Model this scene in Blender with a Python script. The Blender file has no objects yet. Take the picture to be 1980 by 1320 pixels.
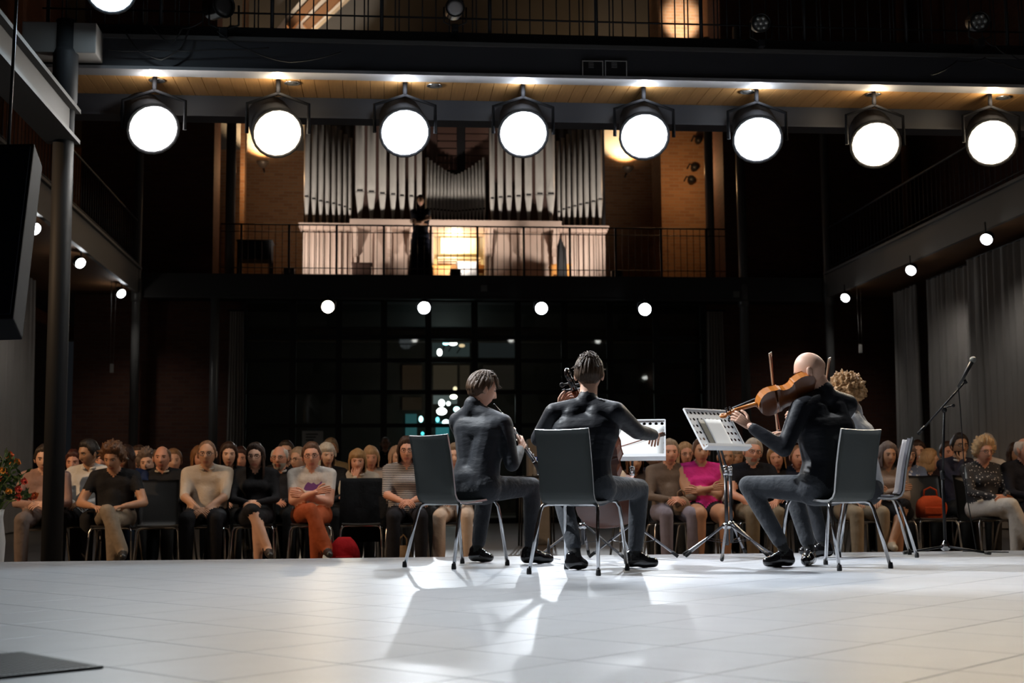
import bpy, bmesh, math, random
import numpy as np
from mathutils import Vector, Matrix, Quaternion

random.seed(7)
SC = bpy.context.scene
COL = SC.collection
PI = math.pi

# ------------------------------------------------------------------ camera
W, H, F = 1980.0, 1320.0, 2670.0
CAM = np.array([0.0, 0.0, 0.51])
YAW, PITCH, ROLL = math.radians(5.35), math.radians(6.1), 0.0068
_f = np.array([math.sin(YAW) * math.cos(PITCH), math.cos(YAW) * math.cos(PITCH), math.sin(PITCH)])
_r0 = np.array([math.cos(YAW), -math.sin(YAW), 0.0])
_u0 = np.cross(_r0, _f)
_r = _r0 * math.cos(ROLL) - _u0 * math.sin(ROLL)
_u = _u0 * math.cos(ROLL) + _r0 * math.sin(ROLL)
cd = bpy.data.cameras.new('camera')
cd.sensor_width = 36.0
cd.lens = F / W * 36.0
cd.clip_end = 200
cd.dof.use_dof = True
cd.dof.focus_distance = 8.7
cd.dof.aperture_fstop = 3.4
cam = bpy.data.objects.new('camera', cd)
COL.objects.link(cam)
cam.matrix_world = Matrix(((_r[0], _u[0], -_f[0], CAM[0]), (_r[1], _u[1], -_f[1], CAM[1]),
                           (_r[2], _u[2], -_f[2], CAM[2]), (0, 0, 0, 1)))
SC.camera = cam


def P(x, y, Y=None, Z=None, X=None):
    """the place in the hall that the sight line of the photo's point (x, y) reaches at a known depth, height or side"""
    d = _f + _r * ((x - W / 2) / F) + _u * ((H / 2 - y) / F)
    if Y is not None:
        t = (Y - CAM[1]) / d[1]
    elif Z is not None:
        t = (Z - CAM[2]) / d[2]
    else:
        t = (X - CAM[0]) / d[0]
    return CAM + d * t


def proj(p):
    v = np.array(p, float) - CAM
    z = v @ _f
    return (W / 2 + F * (v @ _r) / z, H / 2 - F * (v @ _u) / z)


# ------------------------------------------------------------------ world, exposure, big lights
wd = bpy.data.worlds.new('hall_dark')
SC.world = wd
wd.use_nodes = True
wd.node_tree.nodes['Background'].inputs[0].default_value = (0.75, 0.85, 1.0, 1)
wd.node_tree.nodes['Background'].inputs[1].default_value = 0.006
vs = SC.view_settings
vs.view_transform = 'Standard'
vs.look = 'None'
vs.exposure = 0.15
vs.gamma = 1.0
vs.use_curve_mapping = False
try:
    SC.cycles.max_bounces = 6
    SC.cycles.diffuse_bounces = 3
    SC.cycles.glossy_bounces = 3
    SC.cycles.transmission_bounces = 4
    SC.cycles.transparent_max_bounces = 8
    SC.cycles.caustics_reflective = False
    SC.cycles.caustics_refractive = False
    SC.cycles.sample_clamp_indirect = 4.0
    SC.cycles.use_denoising = True
except Exception:
    pass


def spot(name, loc, target, power, color, angle, blend=0.4, radius=0.05, parent=None):
    ld = bpy.data.lights.new(name, 'SPOT')
    ld.energy = power
    ld.color = color
    ld.spot_size = math.radians(angle)
    ld.spot_blend = blend
    ld.shadow_soft_size = radius
    o = bpy.data.objects.new(name, ld)
    COL.objects.link(o)
    d = Vector(target) - Vector(loc)
    o.rotation_euler = d.to_track_quat('-Z', 'Y').to_euler()
    o.location = loc
    if parent is not None:
        o.parent = parent
        o.matrix_parent_inverse = parent.matrix_world.inverted()
    return o


def point(name, loc, power, color, radius=0.05):
    ld = bpy.data.lights.new(name, 'POINT')
    ld.energy = power
    ld.color = color
    ld.shadow_soft_size = radius
    o = bpy.data.objects.new(name, ld)
    COL.objects.link(o)
    o.location = loc
    return o


# house lamps of the choir, behind and above the camera, turned low over the seats
spot('house_lamp_over_choir_one', (-7.4, 9.2, 4.3), (-0.9, 13.7, 0.7), 1050, (1.0, 0.64, 0.36), 40, 0.5, 0.05)
spot('house_lamp_over_choir_two', (11.0, 8.6, 4.8), (4.4, 13.9, 0.7), 560, (1.0, 0.66, 0.40), 44, 0.5, 0.08)
# the overhead row of stage lamps, hung above the picture on the same rail as the bluish one at upper left
spot('overhead_stage_lamp_left', (-2.6, 10.2, 5.6), (2.1, 8.8, 0.9), 3200, (0.90, 0.95, 1.0), 33, 0.6, 0.07)
spot('overhead_stage_lamp_middle', (1.6, 10.9, 6.0), (1.8, 8.2, 0.4), 680, (0.84, 0.92, 1.0), 54, 0.6, 0.07)
spot('overhead_stage_lamp_right', (5.6, 10.4, 5.6), (2.6, 7.6, 0.3), 260, (0.92, 0.94, 0.96), 56, 0.6, 0.07)
# added fill light high above the stage, for the backs of the chairs
point('added_chair_fill', (1.0, 1.5, 7.0), 1.5, (0.85, 0.95, 1.0), 0.3)

# ------------------------------------------------------------------ materials
_M = {}


def mat(name, col, rough=0.6, metal=0.0, bump=0.0, bscale=40.0, var=0.0, vscale=6.0, sheen=0.0, spec=0.5,
        emit=None, estr=0.0, stretch=None, coat=0.0):
    if name in _M:
        return _M[name]
    m = bpy.data.materials.new(name)
    m.use_nodes = True
    nt = m.node_tree
    b = nt.nodes['Principled BSDF']
    b.inputs['Base Color'].default_value = (*col, 1)
    b.inputs['Roughness'].default_value = rough
    b.inputs['Metallic'].default_value = metal
    b.inputs['Specular IOR Level'].default_value = spec
    if sheen:
        b.inputs['Sheen Weight'].default_value = sheen
    if coat:
        b.inputs['Coat Weight'].default_value = coat
        b.inputs['Coat Roughness'].default_value = 0.12
    if emit:
        b.inputs['Emission Color'].default_value = (*emit, 1)
        b.inputs['Emission Strength'].default_value = estr
    tc = None
    if bump or var:
        tc = nt.nodes.new('ShaderNodeTexCoord')
        mp = nt.nodes.new('ShaderNodeMapping')
        if stretch:
            mp.inputs['Scale'].default_value = stretch
        nt.links.new(tc.outputs['Object'], mp.inputs['Vector'])
    if bump:
        n = nt.nodes.new('ShaderNodeTexNoise')
        n.inputs['Scale'].default_value = bscale
        n.inputs['Detail'].default_value = 4
        nt.links.new(mp.outputs[0], n.inputs['Vector'])
        bp = nt.nodes.new('ShaderNodeBump')
        bp.inputs['Strength'].default_value = bump
        bp.inputs['Distance'].default_value = 0.02
        nt.links.new(n.outputs['Fac'], bp.inputs['Height'])
        nt.links.new(bp.outputs['Normal'], b.inputs['Normal'])
    if var:
        n2 = nt.nodes.new('ShaderNodeTexNoise')
        n2.inputs['Scale'].default_value = vscale
        n2.inputs['Detail'].default_value = 5
        nt.links.new(mp.outputs[0], n2.inputs['Vector'])
        mx = nt.nodes.new('ShaderNodeMix')
        mx.data_type = 'RGBA'
        mx.inputs['A'].default_value = (*[max(0, c * (1 - var)) for c in col], 1)
        mx.inputs['B'].default_value = (*[min(1, c * (1 + var)) for c in col], 1)
        nt.links.new(n2.outputs['Fac'], mx.inputs['Factor'])
        nt.links.new(mx.outputs['Result'], b.inputs['Base Color'])
    _M[name] = m
    return m


def emis(name, col, strength):
    if name in _M:
        return _M[name]
    m = bpy.data.materials.new(name)
    m.use_nodes = True
    nt = m.node_tree
    nt.nodes.clear()
    e = nt.nodes.new('ShaderNodeEmission')
    e.inputs[0].default_value = (*col, 1)
    e.inputs[1].default_value = strength
    o = nt.nodes.new('ShaderNodeOutputMaterial')
    nt.links.new(e.outputs[0], o.inputs[0])
    _M[name] = m
    return m


def brick_mat(name, c1, c2, mortar, scale=1.0, rough=0.85):
    if name in _M:
        return _M[name]
    m = bpy.data.materials.new(name)
    m.use_nodes = True
    nt = m.node_tree
    b = nt.nodes['Principled BSDF']
    b.inputs['Roughness'].default_value = rough
    tc = nt.nodes.new('ShaderNodeTexCoord')
    sp = nt.nodes.new('ShaderNodeSeparateXYZ')
    cb = nt.nodes.new('ShaderNodeCombineXYZ')
    ad = nt.nodes.new('ShaderNodeMath')
    ad.operation = 'ADD'
    nt.links.new(tc.outputs['Object'], sp.inputs[0])
    nt.links.new(sp.outputs[0], ad.inputs[0])
    nt.links.new(sp.outputs[1], ad.inputs[1])
    nt.links.new(ad.outputs[0], cb.inputs[0])
    nt.links.new(sp.outputs[2], cb.inputs[1])
    br = nt.nodes.new('ShaderNodeTexBrick')
    br.inputs['Color1'].default_value = (*c1, 1)
    br.inputs['Color2'].default_value = (*c2, 1)
    br.inputs['Mortar'].default_value = (*mortar, 1)
    br.inputs['Scale'].default_value = scale
    br.inputs['Mortar Size'].default_value = 0.008
    br.inputs['Brick Width'].default_value = 0.26
    br.inputs['Row Height'].default_value = 0.085
    nt.links.new(cb.outputs[0], br.inputs['Vector'])
    nt.links.new(br.outputs['Color'], b.inputs['Base Color'])
    bp = nt.nodes.new('ShaderNodeBump')
    bp.inputs['Strength'].default_value = 0.4
    bp.inputs['Distance'].default_value = 0.01
    nt.links.new(br.outputs['Fac'], bp.inputs['Height'])
    bp.invert = True
    nt.links.new(bp.outputs['Normal'], b.inputs['Normal'])
    _M[name] = m
    return m


def band_mat(name, ca, cb_, freq, duty=0.5, rough=0.8, axis='Z', wob=0.0):
    """woven stripes running round the garment"""
    if name in _M:
        return _M[name]
    m = bpy.data.materials.new(name)
    m.use_nodes = True
    nt = m.node_tree
    b = nt.nodes['Principled BSDF']
    b.inputs['Roughness'].default_value = rough
    tc = nt.nodes.new('ShaderNodeTexCoord')
    w = nt.nodes.new('ShaderNodeTexWave')
    w.bands_direction = axis
    w.inputs['Scale'].default_value = freq
    w.inputs['Distortion'].default_value = wob
    w.inputs['Detail'].default_value = 1
    nt.links.new(tc.outputs['Object'], w.inputs['Vector'])
    r = nt.nodes.new('ShaderNodeValToRGB')
    r.color_ramp.interpolation = 'CONSTANT'
    r.color_ramp.elements[0].color = (*ca, 1)
    r.color_ramp.elements[1].color = (*cb_, 1)
    r.color_ramp.elements[1].position = duty
    nt.links.new(w.outputs['Fac'], r.inputs[0])
    nt.links.new(r.outputs[0], b.inputs['Base Color'])
    _M[name] = m
    return m


def dot_mat(name, ca, cb_, scale, thr=0.3, rough=0.8):
    if name in _M:
        return _M[name]
    m = bpy.data.materials.new(name)
    m.use_nodes = True
    nt = m.node_tree
    b = nt.nodes['Principled BSDF']
    b.inputs['Roughness'].default_value = rough
    tc = nt.nodes.new('ShaderNodeTexCoord')
    v = nt.nodes.new('ShaderNodeTexVoronoi')
    v.inputs['Scale'].default_value = scale
    nt.links.new(tc.outputs['Object'], v.inputs['Vector'])
    r = nt.nodes.new('ShaderNodeValToRGB')
    r.color_ramp.interpolation = 'CONSTANT'
    r.color_ramp.elements[0].color = (*cb_, 1)
    r.color_ramp.elements[1].color = (*ca, 1)
    r.color_ramp.elements[1].position = thr
    nt.links.new(v.outputs['Distance'], r.inputs[0])
    nt.links.new(r.outputs[0], b.inputs['Base Color'])
    _M[name] = m
    return m


def glass_mat(name, tint=(0.8, 0.9, 0.9), refl=0.08):
    if name in _M:
        return _M[name]
    m = bpy.data.materials.new(name)
    m.use_nodes = True
    nt = m.node_tree
    nt.nodes.clear()
    t = nt.nodes.new('ShaderNodeBsdfTransparent')
    t.inputs[0].default_value = (*tint, 1)
    g = nt.nodes.new('ShaderNodeBsdfGlossy')
    g.inputs['Roughness'].default_value = 0.02
    mx = nt.nodes.new('ShaderNodeMixShader')
    mx.inputs[0].default_value = refl
    o = nt.nodes.new('ShaderNodeOutputMaterial')
    nt.links.new(t.outputs[0], mx.inputs[1])
    nt.links.new(g.outputs[0], mx.inputs[2])
    nt.links.new(mx.outputs[0], o.inputs[0])
    _M[name] = m
    return m


# ------------------------------------------------------------------ mesh builder
class MB:
    def __init__(s):
        s.v, s.f, s.m, s.sm = [], [], [], []

    def add(s, verts, faces, mi=0, smooth=False):
        o = len(s.v)
        s.v.extend([tuple(map(float, p)) for p in verts])
        for f in faces:
            s.f.append(tuple(i + o for i in f))
            s.m.append(mi)
            s.sm.append(smooth)

    def box(s, a, b, mi=0):
        x0, y0, z0 = a
        x1, y1, z1 = b
        vs_ = [(x0, y0, z0), (x1, y0, z0), (x1, y1, z0), (x0, y1, z0), (x0, y0, z1), (x1, y0, z1), (x1, y1, z1), (x0, y1, z1)]
        s.add(vs_, [(0, 3, 2, 1), (4, 5, 6, 7), (0, 1, 5, 4), (1, 2, 6, 5), (2, 3, 7, 6), (3, 0, 4, 7)], mi)

    def bbox(s, a, b, bev=0.01, mi=0):
        """box with bevelled upright and level edges"""
        bm = bmesh.new()
        bmesh.ops.create_cube(bm, size=1)
        a = Vector(a)
        b = Vector(b)
        for v in bm.verts:
            v.co = Vector(((v.co.x + .5) * (b.x - a.x) + a.x, (v.co.y + .5) * (b.y - a.y) + a.y, (v.co.z + .5) * (b.z - a.z) + a.z))
        bmesh.ops.bevel(bm, geom=list(bm.edges), offset=bev, segments=2, profile=0.6, affect='EDGES')
        bm.verts.index_update()
        s.add([v.co for v in bm.verts], [[v.index for v in f.verts] for f in bm.faces], mi)
        bm.free()

    def beam(s, a, b, w, h, mi=0, up=(0, 0, 1)):
        """bar with a rectangular section between two points"""
        a = np.array(a, float)
        b = np.array(b, float)
        d = b - a
        d /= np.linalg.norm(d)
        u = np.array(up, float)
        if abs(d @ u) > 0.95:
            u = np.array([0, 1.0, 0])
        x = np.cross(d, u)
        x /= np.linalg.norm(x)
        z = np.cross(x, d)
        vs_ = [p + x * i * w / 2 + z * j * h / 2 for p in (a, b) for (i, j) in ((-1, -1), (1, -1), (1, 1), (-1, 1))]
        s.add(vs_, [(0, 1, 2, 3), (7, 6, 5, 4), (0, 4, 5, 1), (1, 5, 6, 2), (2, 6, 7, 3), (3, 7, 4, 0)], mi)

    def tube(s, pts, r, n=8, mi=0, smooth=True, cap=True):
        pts = [np.array(p, float) for p in pts]
        if not hasattr(r, '__len__'):
            r = [r] * len(pts)
        rings = []
        prev = None
        for i, p in enumerate(pts):
            t = pts[min(i + 1, len(pts) - 1)] - pts[max(i - 1, 0)]
            t = t / (np.linalg.norm(t) + 1e-12)
            if prev is None:
                u = np.array([0, 0, 1.0]) if abs(t[2]) < 0.9 else np.array([1.0, 0, 0])
            else:
                u = prev
            u = u - t * (u @ t)
            u /= np.linalg.norm(u) + 1e-12
            prev = u
            w = np.cross(t, u)
            rings.append([p + (u * math.cos(2 * PI * k / n) + w * math.sin(2 * PI * k / n)) * r[i] for k in range(n)])
        vs_ = [q for ring in rings for q in ring]
        fs = []
        for i in range(len(pts) - 1):
            for k in range(n):
                fs.append((i * n + k, i * n + (k + 1) % n, (i + 1) * n + (k + 1) % n, (i + 1) * n + k))
        s.add(vs_, fs, mi, smooth)
        if cap:
            o = len(s.v) - len(vs_)
            s.f.append(tuple(o + k for k in range(n))[::-1])
            s.m.append(mi)
            s.sm.append(False)
            s.f.append(tuple(o + (len(pts) - 1) * n + k for k in range(n)))
            s.m.append(mi)
            s.sm.append(False)

    def lathe(s, prof, n=16, mi=0, c=(0, 0, 0), smooth=True, M=None):
        """prof: (radius, z) list turned about the z axis"""
        vs_ = []
        for (r, z) in prof:
            for k in range(n):
                p = Vector((r * math.cos(2 * PI * k / n), r * math.sin(2 * PI * k / n), z))
                if M is not None:
                    p = M @ p
                vs_.append((p[0] + c[0], p[1] + c[1], p[2] + c[2]))
        fs = []
        for i in range(len(prof) - 1):
            for k in range(n):
                fs.append((i * n + k, i * n + (k + 1) % n, (i + 1) * n + (k + 1) % n, (i + 1) * n + k))
        fs.append(tuple(range(n))[::-1])
        fs.append(tuple((len(prof) - 1) * n + k for k in range(n)))
        s.add(vs_, fs, mi, smooth)

    def ell(s, c, r, n=12, m=8, mi=0, M=None):
        vs_ = []
        for i in range(m + 1):
            t = PI * i / m
            for k in range(n):
                a = 2 * PI * k / n
                p = Vector((r[0] * math.sin(t) * math.cos(a), r[1] * math.sin(t) * math.sin(a), r[2] * math.cos(t)))
                if M is not None:
                    p = M @ p
                vs_.append((p[0] + c[0], p[1] + c[1], p[2] + c[2]))
        fs = []
        for i in range(m):
            for k in range(n):
                fs.append(((i + 1) * n + k, (i + 1) * n + (k + 1) % n, i * n + (k + 1) % n, i * n + k))
        s.add(vs_, fs, mi, True)

    def prism(s, poly, vec, mi=0, smooth=False):
        """flat outline (3-D points) pushed along vec"""
        n = len(poly)
        vec = np.array(vec, float)
        vs_ = [np.array(p, float) for p in poly] + [np.array(p, float) + vec for p in poly]
        fs = [tuple(range(n))[::-1], tuple(range(n, 2 * n))]
        s.add(vs_, fs, mi, False)
        o = len(s.v) - 2 * n
        for k in range(n):
            s.f.append((o + k, o + (k + 1) % n, o + n + (k + 1) % n, o + n + k))
            s.m.append(mi)
            s.sm.append(smooth)

    def grid(s, fn, nu, nv, mi=0, smooth=True, thick=None):
        """sheet of points fn(u, v); thick = offset vector or None"""
        vs_ = [fn(i / nu, j / nv) for j in range(nv + 1) for i in range(nu + 1)]
        fs = [(j * (nu + 1) + i, j * (nu + 1) + i + 1, (j + 1) * (nu + 1) + i + 1, (j + 1) * (nu + 1) + i)
              for j in range(nv) for i in range(nu)]
        s.add(vs_, fs, mi, smooth)
        if thick is not None:
            t = np.array(thick, float)
            s.add([np.array(p, float) + t for p in vs_], [f[::-1] for f in fs], mi, smooth)
            N = (nu + 1) * (nv + 1)
            o = len(s.v) - 2 * N
            rim = [i for i in range(nu + 1)] + [j * (nu + 1) + nu for j in range(1, nv + 1)] + \
                  [nv * (nu + 1) + i for i in range(nu - 1, -1, -1)] + [j * (nu + 1) for j in range(nv - 1, 0, -1)]
            for a, b in zip(rim, rim[1:] + rim[:1]):
                s.f.append((o + b, o + a, o + N + a, o + N + b))
                s.m.append(mi)
                s.sm.append(False)

    def mesh(s, name, mats):
        me = bpy.data.meshes.new(name)
        me.from_pydata(s.v, [], s.f)
        for m in mats:
            me.materials.append(m)
        if s.f:
            me.polygons.foreach_set('material_index', s.m)
            me.polygons.foreach_set('use_smooth', s.sm)
        me.update()
        return me

    def build(s, name, mats, parent=None, loc=None, rz=0.0):
        if not isinstance(mats, (list, tuple)):
            mats = [mats]
        return put(name, s.mesh(name, mats), parent, loc, rz)


def put(name, me, parent=None, loc=None, rz=0.0):
    o = bpy.data.objects.new(name, me)
    COL.objects.link(o)
    if parent is not None:
        o.parent = parent
    if loc is not None:
        o.location = loc
    if rz:
        o.rotation_euler = (0, 0, rz)
    return o


def tag(o, label=None, cat=None, group=None, kind=None):
    if label:
        o['label'] = label
    if cat:
        o['category'] = cat
    if group:
        o['group'] = group
    if kind:
        o['kind'] = kind
    return o


def thing(name, label, cat, loc=(0, 0, 0), rz=0.0, group=None):
    o = bpy.data.objects.new(name, None)
    COL.objects.link(o)
    o.empty_display_size = 0.1
    o.location = loc
    o.rotation_euler = (0, 0, rz)
    return tag(o, label, cat, group)


def struct(name, mb, mats, label):
    o = mb.build(name, mats)
    return tag(o, label, None, None, 'structure')


def copy_tree(o, parent=None):
    c = o.copy()
    COL.objects.link(c)
    c.parent = parent
    for ch in list(o.children):
        copy_tree(ch, c)
    return c


# palette
CHROME = mat('chrome_tube', (0.56, 0.57, 0.59), 0.12, 1.0)
RUBBER = mat('black_rubber', (0.012, 0.012, 0.013), 0.6)
BLACKMETAL = mat('black_painted_steel', (0.012, 0.013, 0.016), 0.45, 0.0, spec=0.4)
DARKSTEEL = mat('dark_blue_grey_steel', (0.030, 0.033, 0.042), 0.5, 0.0)
GREYSTEEL = mat('grey_painted_steel', (0.16, 0.16, 0.16), 0.55)
WOOD = mat('warm_wood_plank', (0.50, 0.27, 0.10), 0.5, var=0.25, vscale=3.0, stretch=(14, 1, 1))
# ================================================================== STRUCTURE
FZ = -0.25            # floor of the seating area, a step below the stage
EDGE = 10.64           # front edge of the stage
STONE = mat('pale_stone_tile', (0.42, 0.435, 0.465), 0.38, spec=0.4, var=0.10, vscale=5.0, bump=0.04, bscale=30)
GROUT = mat('dark_grout', (0.16, 0.16, 0.16), 0.8)
HALLFLOOR = mat('brown_grey_hall_floor', (0.17, 0.14, 0.11), 0.45, var=0.2, vscale=2.0)
mb = MB()
mb.box((-12, -4, FZ - 0.1), (16, EDGE - 0.02, -0.020))
stage = struct('floor', mb, [GROUT], 'raised stage floor of pale square stone tiles laid on the diagonal')
mb = MB()
mb.box((-12, EDGE - 0.02, FZ - 0.1), (16, 45, FZ))
tag(mb.build('floor', [HALLFLOOR]), 'dim brown floor of the seating area below the stage', None, None, 'structure')


def clip_poly(poly, fn):
    out = []
    for a, b in zip(poly, poly[1:] + poly[:1]):
        fa, fb = fn(a), fn(b)
        if fa >= 0:
            out.append(a)
        if (fa >= 0) != (fb >= 0):
            t = fa / (fa - fb)
            out.append((a[0] + (b[0] - a[0]) * t, a[1] + (b[1] - a[1]) * t))
    return out


TS, TA, GAP = 0.485, math.radians(43), 0.0022
_tile_me = None
ca, sa = math.cos(TA), math.sin(TA)
o0 = P(665, 1283, Z=0)[:2]
for i in range(-26, 27):
    for j in range(-26, 27):
        c = (o0[0] + (i + .5) * TS * ca - (j + .5) * TS * sa, o0[1] + (i + .5) * TS * sa + (j + .5) * TS * ca)
        if c[1] < 2.3 or c[1] > EDGE + 0.5:
            continue
        lo, hi = proj((c[0] - 0.6, c[1], 0))[0], proj((c[0] + 0.6, c[1], 0))[0]
        if hi < -60 or lo > 2040:
            continue
        h = TS / 2 - GAP
        poly = [(c[0] + x * ca - y * sa, c[1] + x * sa + y * ca) for x, y in ((-h, -h), (h, -h), (h, h), (-h, h))]
        if all(p[1] <= EDGE for p in poly):
            if _tile_me is None:
                t = MB()
                t.bbox((-h, -h, -0.022), (h, h, 0), 0.0012)
                _tile_me = t.mesh('tile', [STONE])
            put('tile', _tile_me, stage, (c[0], c[1], 0), TA)
        else:
            poly = clip_poly(poly, lambda p: EDGE - p[1])
            if len(poly) >= 3:
                t = MB()
                t.prism([(x, y, -0.022) for x, y in poly], (0, 0, 0.022))
                t.build('tile', [STONE], stage)
# the stage beyond the tiles in view, laid in the same stone
mb = MB()
mb.box((-12, EDGE - 0.03, FZ), (16, EDGE, -0.002))
mb.build('stage_riser', [mat('stage_riser_grey', (0.12, 0.12, 0.12), 0.6)], stage)

# floor grate at the near left
g0, g1, g2 = P(196, 1292, Z=0), P(62, 1268, Z=0), P(-60, 1340, Z=0)
ud = (g1 - g0) / np.linalg.norm(g1 - g0)
gr = thing('floor_grate', 'dark slatted metal grate let into the stone floor at near left', 'grate', (g0[0], g0[1], 0))
vd = np.array([-ud[1], ud[0], 0.0])
if vd[1] > 0:
    vd = -vd
mb = MB()
L1, L2 = 0.52, 0.50
for k in range(2):
    a = vd * (k * L2)
    mb.beam(a + np.array([0, 0, .004]), a + ud * L1 + np.array([0, 0, .004]), .012, .008)
for k in range(2):
    a = ud * (k * L1)
    mb.beam(a + np.array([0, 0, .004]), a + vd * L2 + np.array([0, 0, .004]), .012, .008)
mb.build('rim', [mat('worn_steel_rim', (0.10, 0.10, 0.10), 0.4, 0.6)], gr)
mb = MB()
mb.prism([(0, 0, .0008), tuple(ud * L1 + np.array([0, 0, .0008])), tuple(ud * L1 + vd * L2 + np.array([0, 0, .0008])),
          tuple(vd * L2 + np.array([0, 0, .0008]))], (0, 0, .001))
mb.build('backing', [mat('black_pit', (0.008, 0.008, 0.008), 0.9)], gr)
t = MB()
t.beam((0, 0, .005), tuple(ud * L1 + np.array([0, 0, .005])), .007, .006)
sl = t.mesh('slat', [mat('grate_slat_dark', (0.055, 0.05, 0.045), 0.5, 0.5)])
for k in range(1, 30):
    q = vd * (L2 * k / 30)
    put('slat', sl, gr, (q[0], q[1], 0))

# ---- walls
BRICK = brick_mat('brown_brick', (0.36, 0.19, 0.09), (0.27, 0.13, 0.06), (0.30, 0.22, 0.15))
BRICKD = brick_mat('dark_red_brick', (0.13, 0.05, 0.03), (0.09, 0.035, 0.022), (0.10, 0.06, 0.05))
PLASTER = mat('grey_vault_plaster', (0.13, 0.125, 0.12), 0.9, var=0.15, vscale=1.0)
mb = MB()
mb.box((-14, 38, 4.6), (18, 38.5, 9.9))
struct('wall_back', mb, [BRICK], 'brown brick wall lit warm behind the organ')
mb = MB()
mb.box((-14, 38.0, 9.9), (18, 38.5, 22))
struct('wall_back', mb, [PLASTER], 'dim grey plaster wall high above the organ')
mb = MB()
mb.box((-9.2, -6, FZ), (-8.8, 38, 22))
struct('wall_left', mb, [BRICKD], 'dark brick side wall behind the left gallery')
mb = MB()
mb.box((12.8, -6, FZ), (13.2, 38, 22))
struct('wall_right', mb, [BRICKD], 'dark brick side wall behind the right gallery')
mb = MB()
mb.box((-14, -7, 22), (18, 38.5, 22.4))
struct('ceiling', mb, [PLASTER], 'dark vaulted ceiling above the hall')
mb = MB()
mb.box((-9.2, -6.4, FZ), (13.2, -6, 22))
struct('wall_front', mb, [PLASTER], 'dark choir wall behind the camera')

# brick piers that frame the organ opening
GY = 30.0             # front of the organ gallery


def slab_px(x0, x1, y0, y1, Y, depth, mats, name, label=None, kind=None, cat=None, parent=None):
    a, b = P(x0, y1, Y=Y), P(x1, y0, Y=Y)
    a[2] = P(900, 532, Y=GY)[2]
    m = MB()
    m.box((a[0], Y, a[2]), (b[0], Y + depth, b[2]))
    o = m.build(name, mats, parent)
    return tag(o, label, cat, None, kind)


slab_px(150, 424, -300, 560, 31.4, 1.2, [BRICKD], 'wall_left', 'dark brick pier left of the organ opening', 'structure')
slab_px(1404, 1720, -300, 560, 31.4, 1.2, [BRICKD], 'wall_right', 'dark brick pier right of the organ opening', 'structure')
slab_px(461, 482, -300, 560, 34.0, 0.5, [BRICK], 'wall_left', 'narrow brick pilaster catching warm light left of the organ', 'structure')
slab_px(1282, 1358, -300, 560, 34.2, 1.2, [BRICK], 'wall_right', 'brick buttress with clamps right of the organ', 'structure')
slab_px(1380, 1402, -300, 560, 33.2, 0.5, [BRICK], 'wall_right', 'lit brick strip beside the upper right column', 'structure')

# ---- columns
COLM = mat('grey_iron_column', (0.11, 0.11, 0.11), 0.38, 0.0)


def column(x, y, z0, z1, r, label, collar=None, m=COLM):
    t = thing('column', label, 'column', (x, y, z0))
    b = MB()
    hh = z1 - z0
    b.lathe([(r, 0), (r, hh)], 20)
    b.build('shaft', [m], t)
    b = MB()
    b.lathe([(r * 1.6, 0), (r * 1.6, .05), (r * 1.2, .09), (r * 1.02, .14)], 20)
    b.build('base', [m], t)
    if collar:
        b = MB()
        zc = collar - z0
        b.lathe([(r * 1.02, zc - .16), (r * 1.22, zc - .12), (r * 1.22, zc + .3), (r * 1.02, zc + .34)], 20)
        b.build('collar', [m], t)
    return t


NC = P(102, 1000, Y=12.0)
column(NC[0], 12.0, FZ, 4.6, 0.088, 'dark iron column at near left in front of the first row', 4.0, mat('near_black_iron', (0.018, 0.019, 0.021), 0.6, spec=0.2))
CL = P(263, 600, Y=29.9)
column(CL[0], 29.9, FZ, 11, 0.095, 'far left iron column with a lamp shining down its shaft', 4.7)
CR = P(1603, 600, Y=29.9)
column(CR[0], 29.9, FZ, 11, 0.095, 'far right iron column with a lamp shining down its shaft', 4.7)
c = P(414, 700, Y=30.1)
column(c[0], 30.1, FZ, 4.7, 0.095, 'dark column under the organ gallery beside the bunched drape')
c = P(1441, 700, Y=30.1)
column(c[0], 30.1, FZ, 11, 0.10, 'dark column right of the organ opening', 4.7)
c = P(447, 300, Y=30.9)
column(c[0], 30.9, 5.1, 11, 0.11, 'dark column standing on the gallery left of the organ')
c = P(1370, 300, Y=30.9)
column(c[0], 30.9, 5.1, 11, 0.10, 'dark column standing on the gallery right of the organ')

# ---- near left beam
nb = thing('side_beam', 'grey steel beam running from upper left to the near column', 'beam', (NC[0], 12.0, 3.5))
mb = MB()
zt, zb = P(117, 214, Y=12.0)[2] - 3.5, P(123, 266, Y=12.0)[2] - 3.5
mb.box((-0.10, -11, zb), (0.06, 0.1, zt))
mb.build('web', [mat('grey_beam_paint', (0.05, 0.047, 0.044), 0.7, spec=0.2)], nb)
mb = MB()
mb.box((-0.16, -11, zt), (0.12, 0.1, zt + 0.035))
mb.build('flange', [mat('beam_flange_grey', (0.065, 0.063, 0.060), 0.7, spec=0.2)], nb)
mb = MB()
mb.box((-0.16, -11, zb - 0.035), (0.12, 0.1, zb))
mb.build('flange', [mat('beam_flange_grey', (0.065, 0.063, 0.060), 0.7, spec=0.2)], nb)

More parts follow.
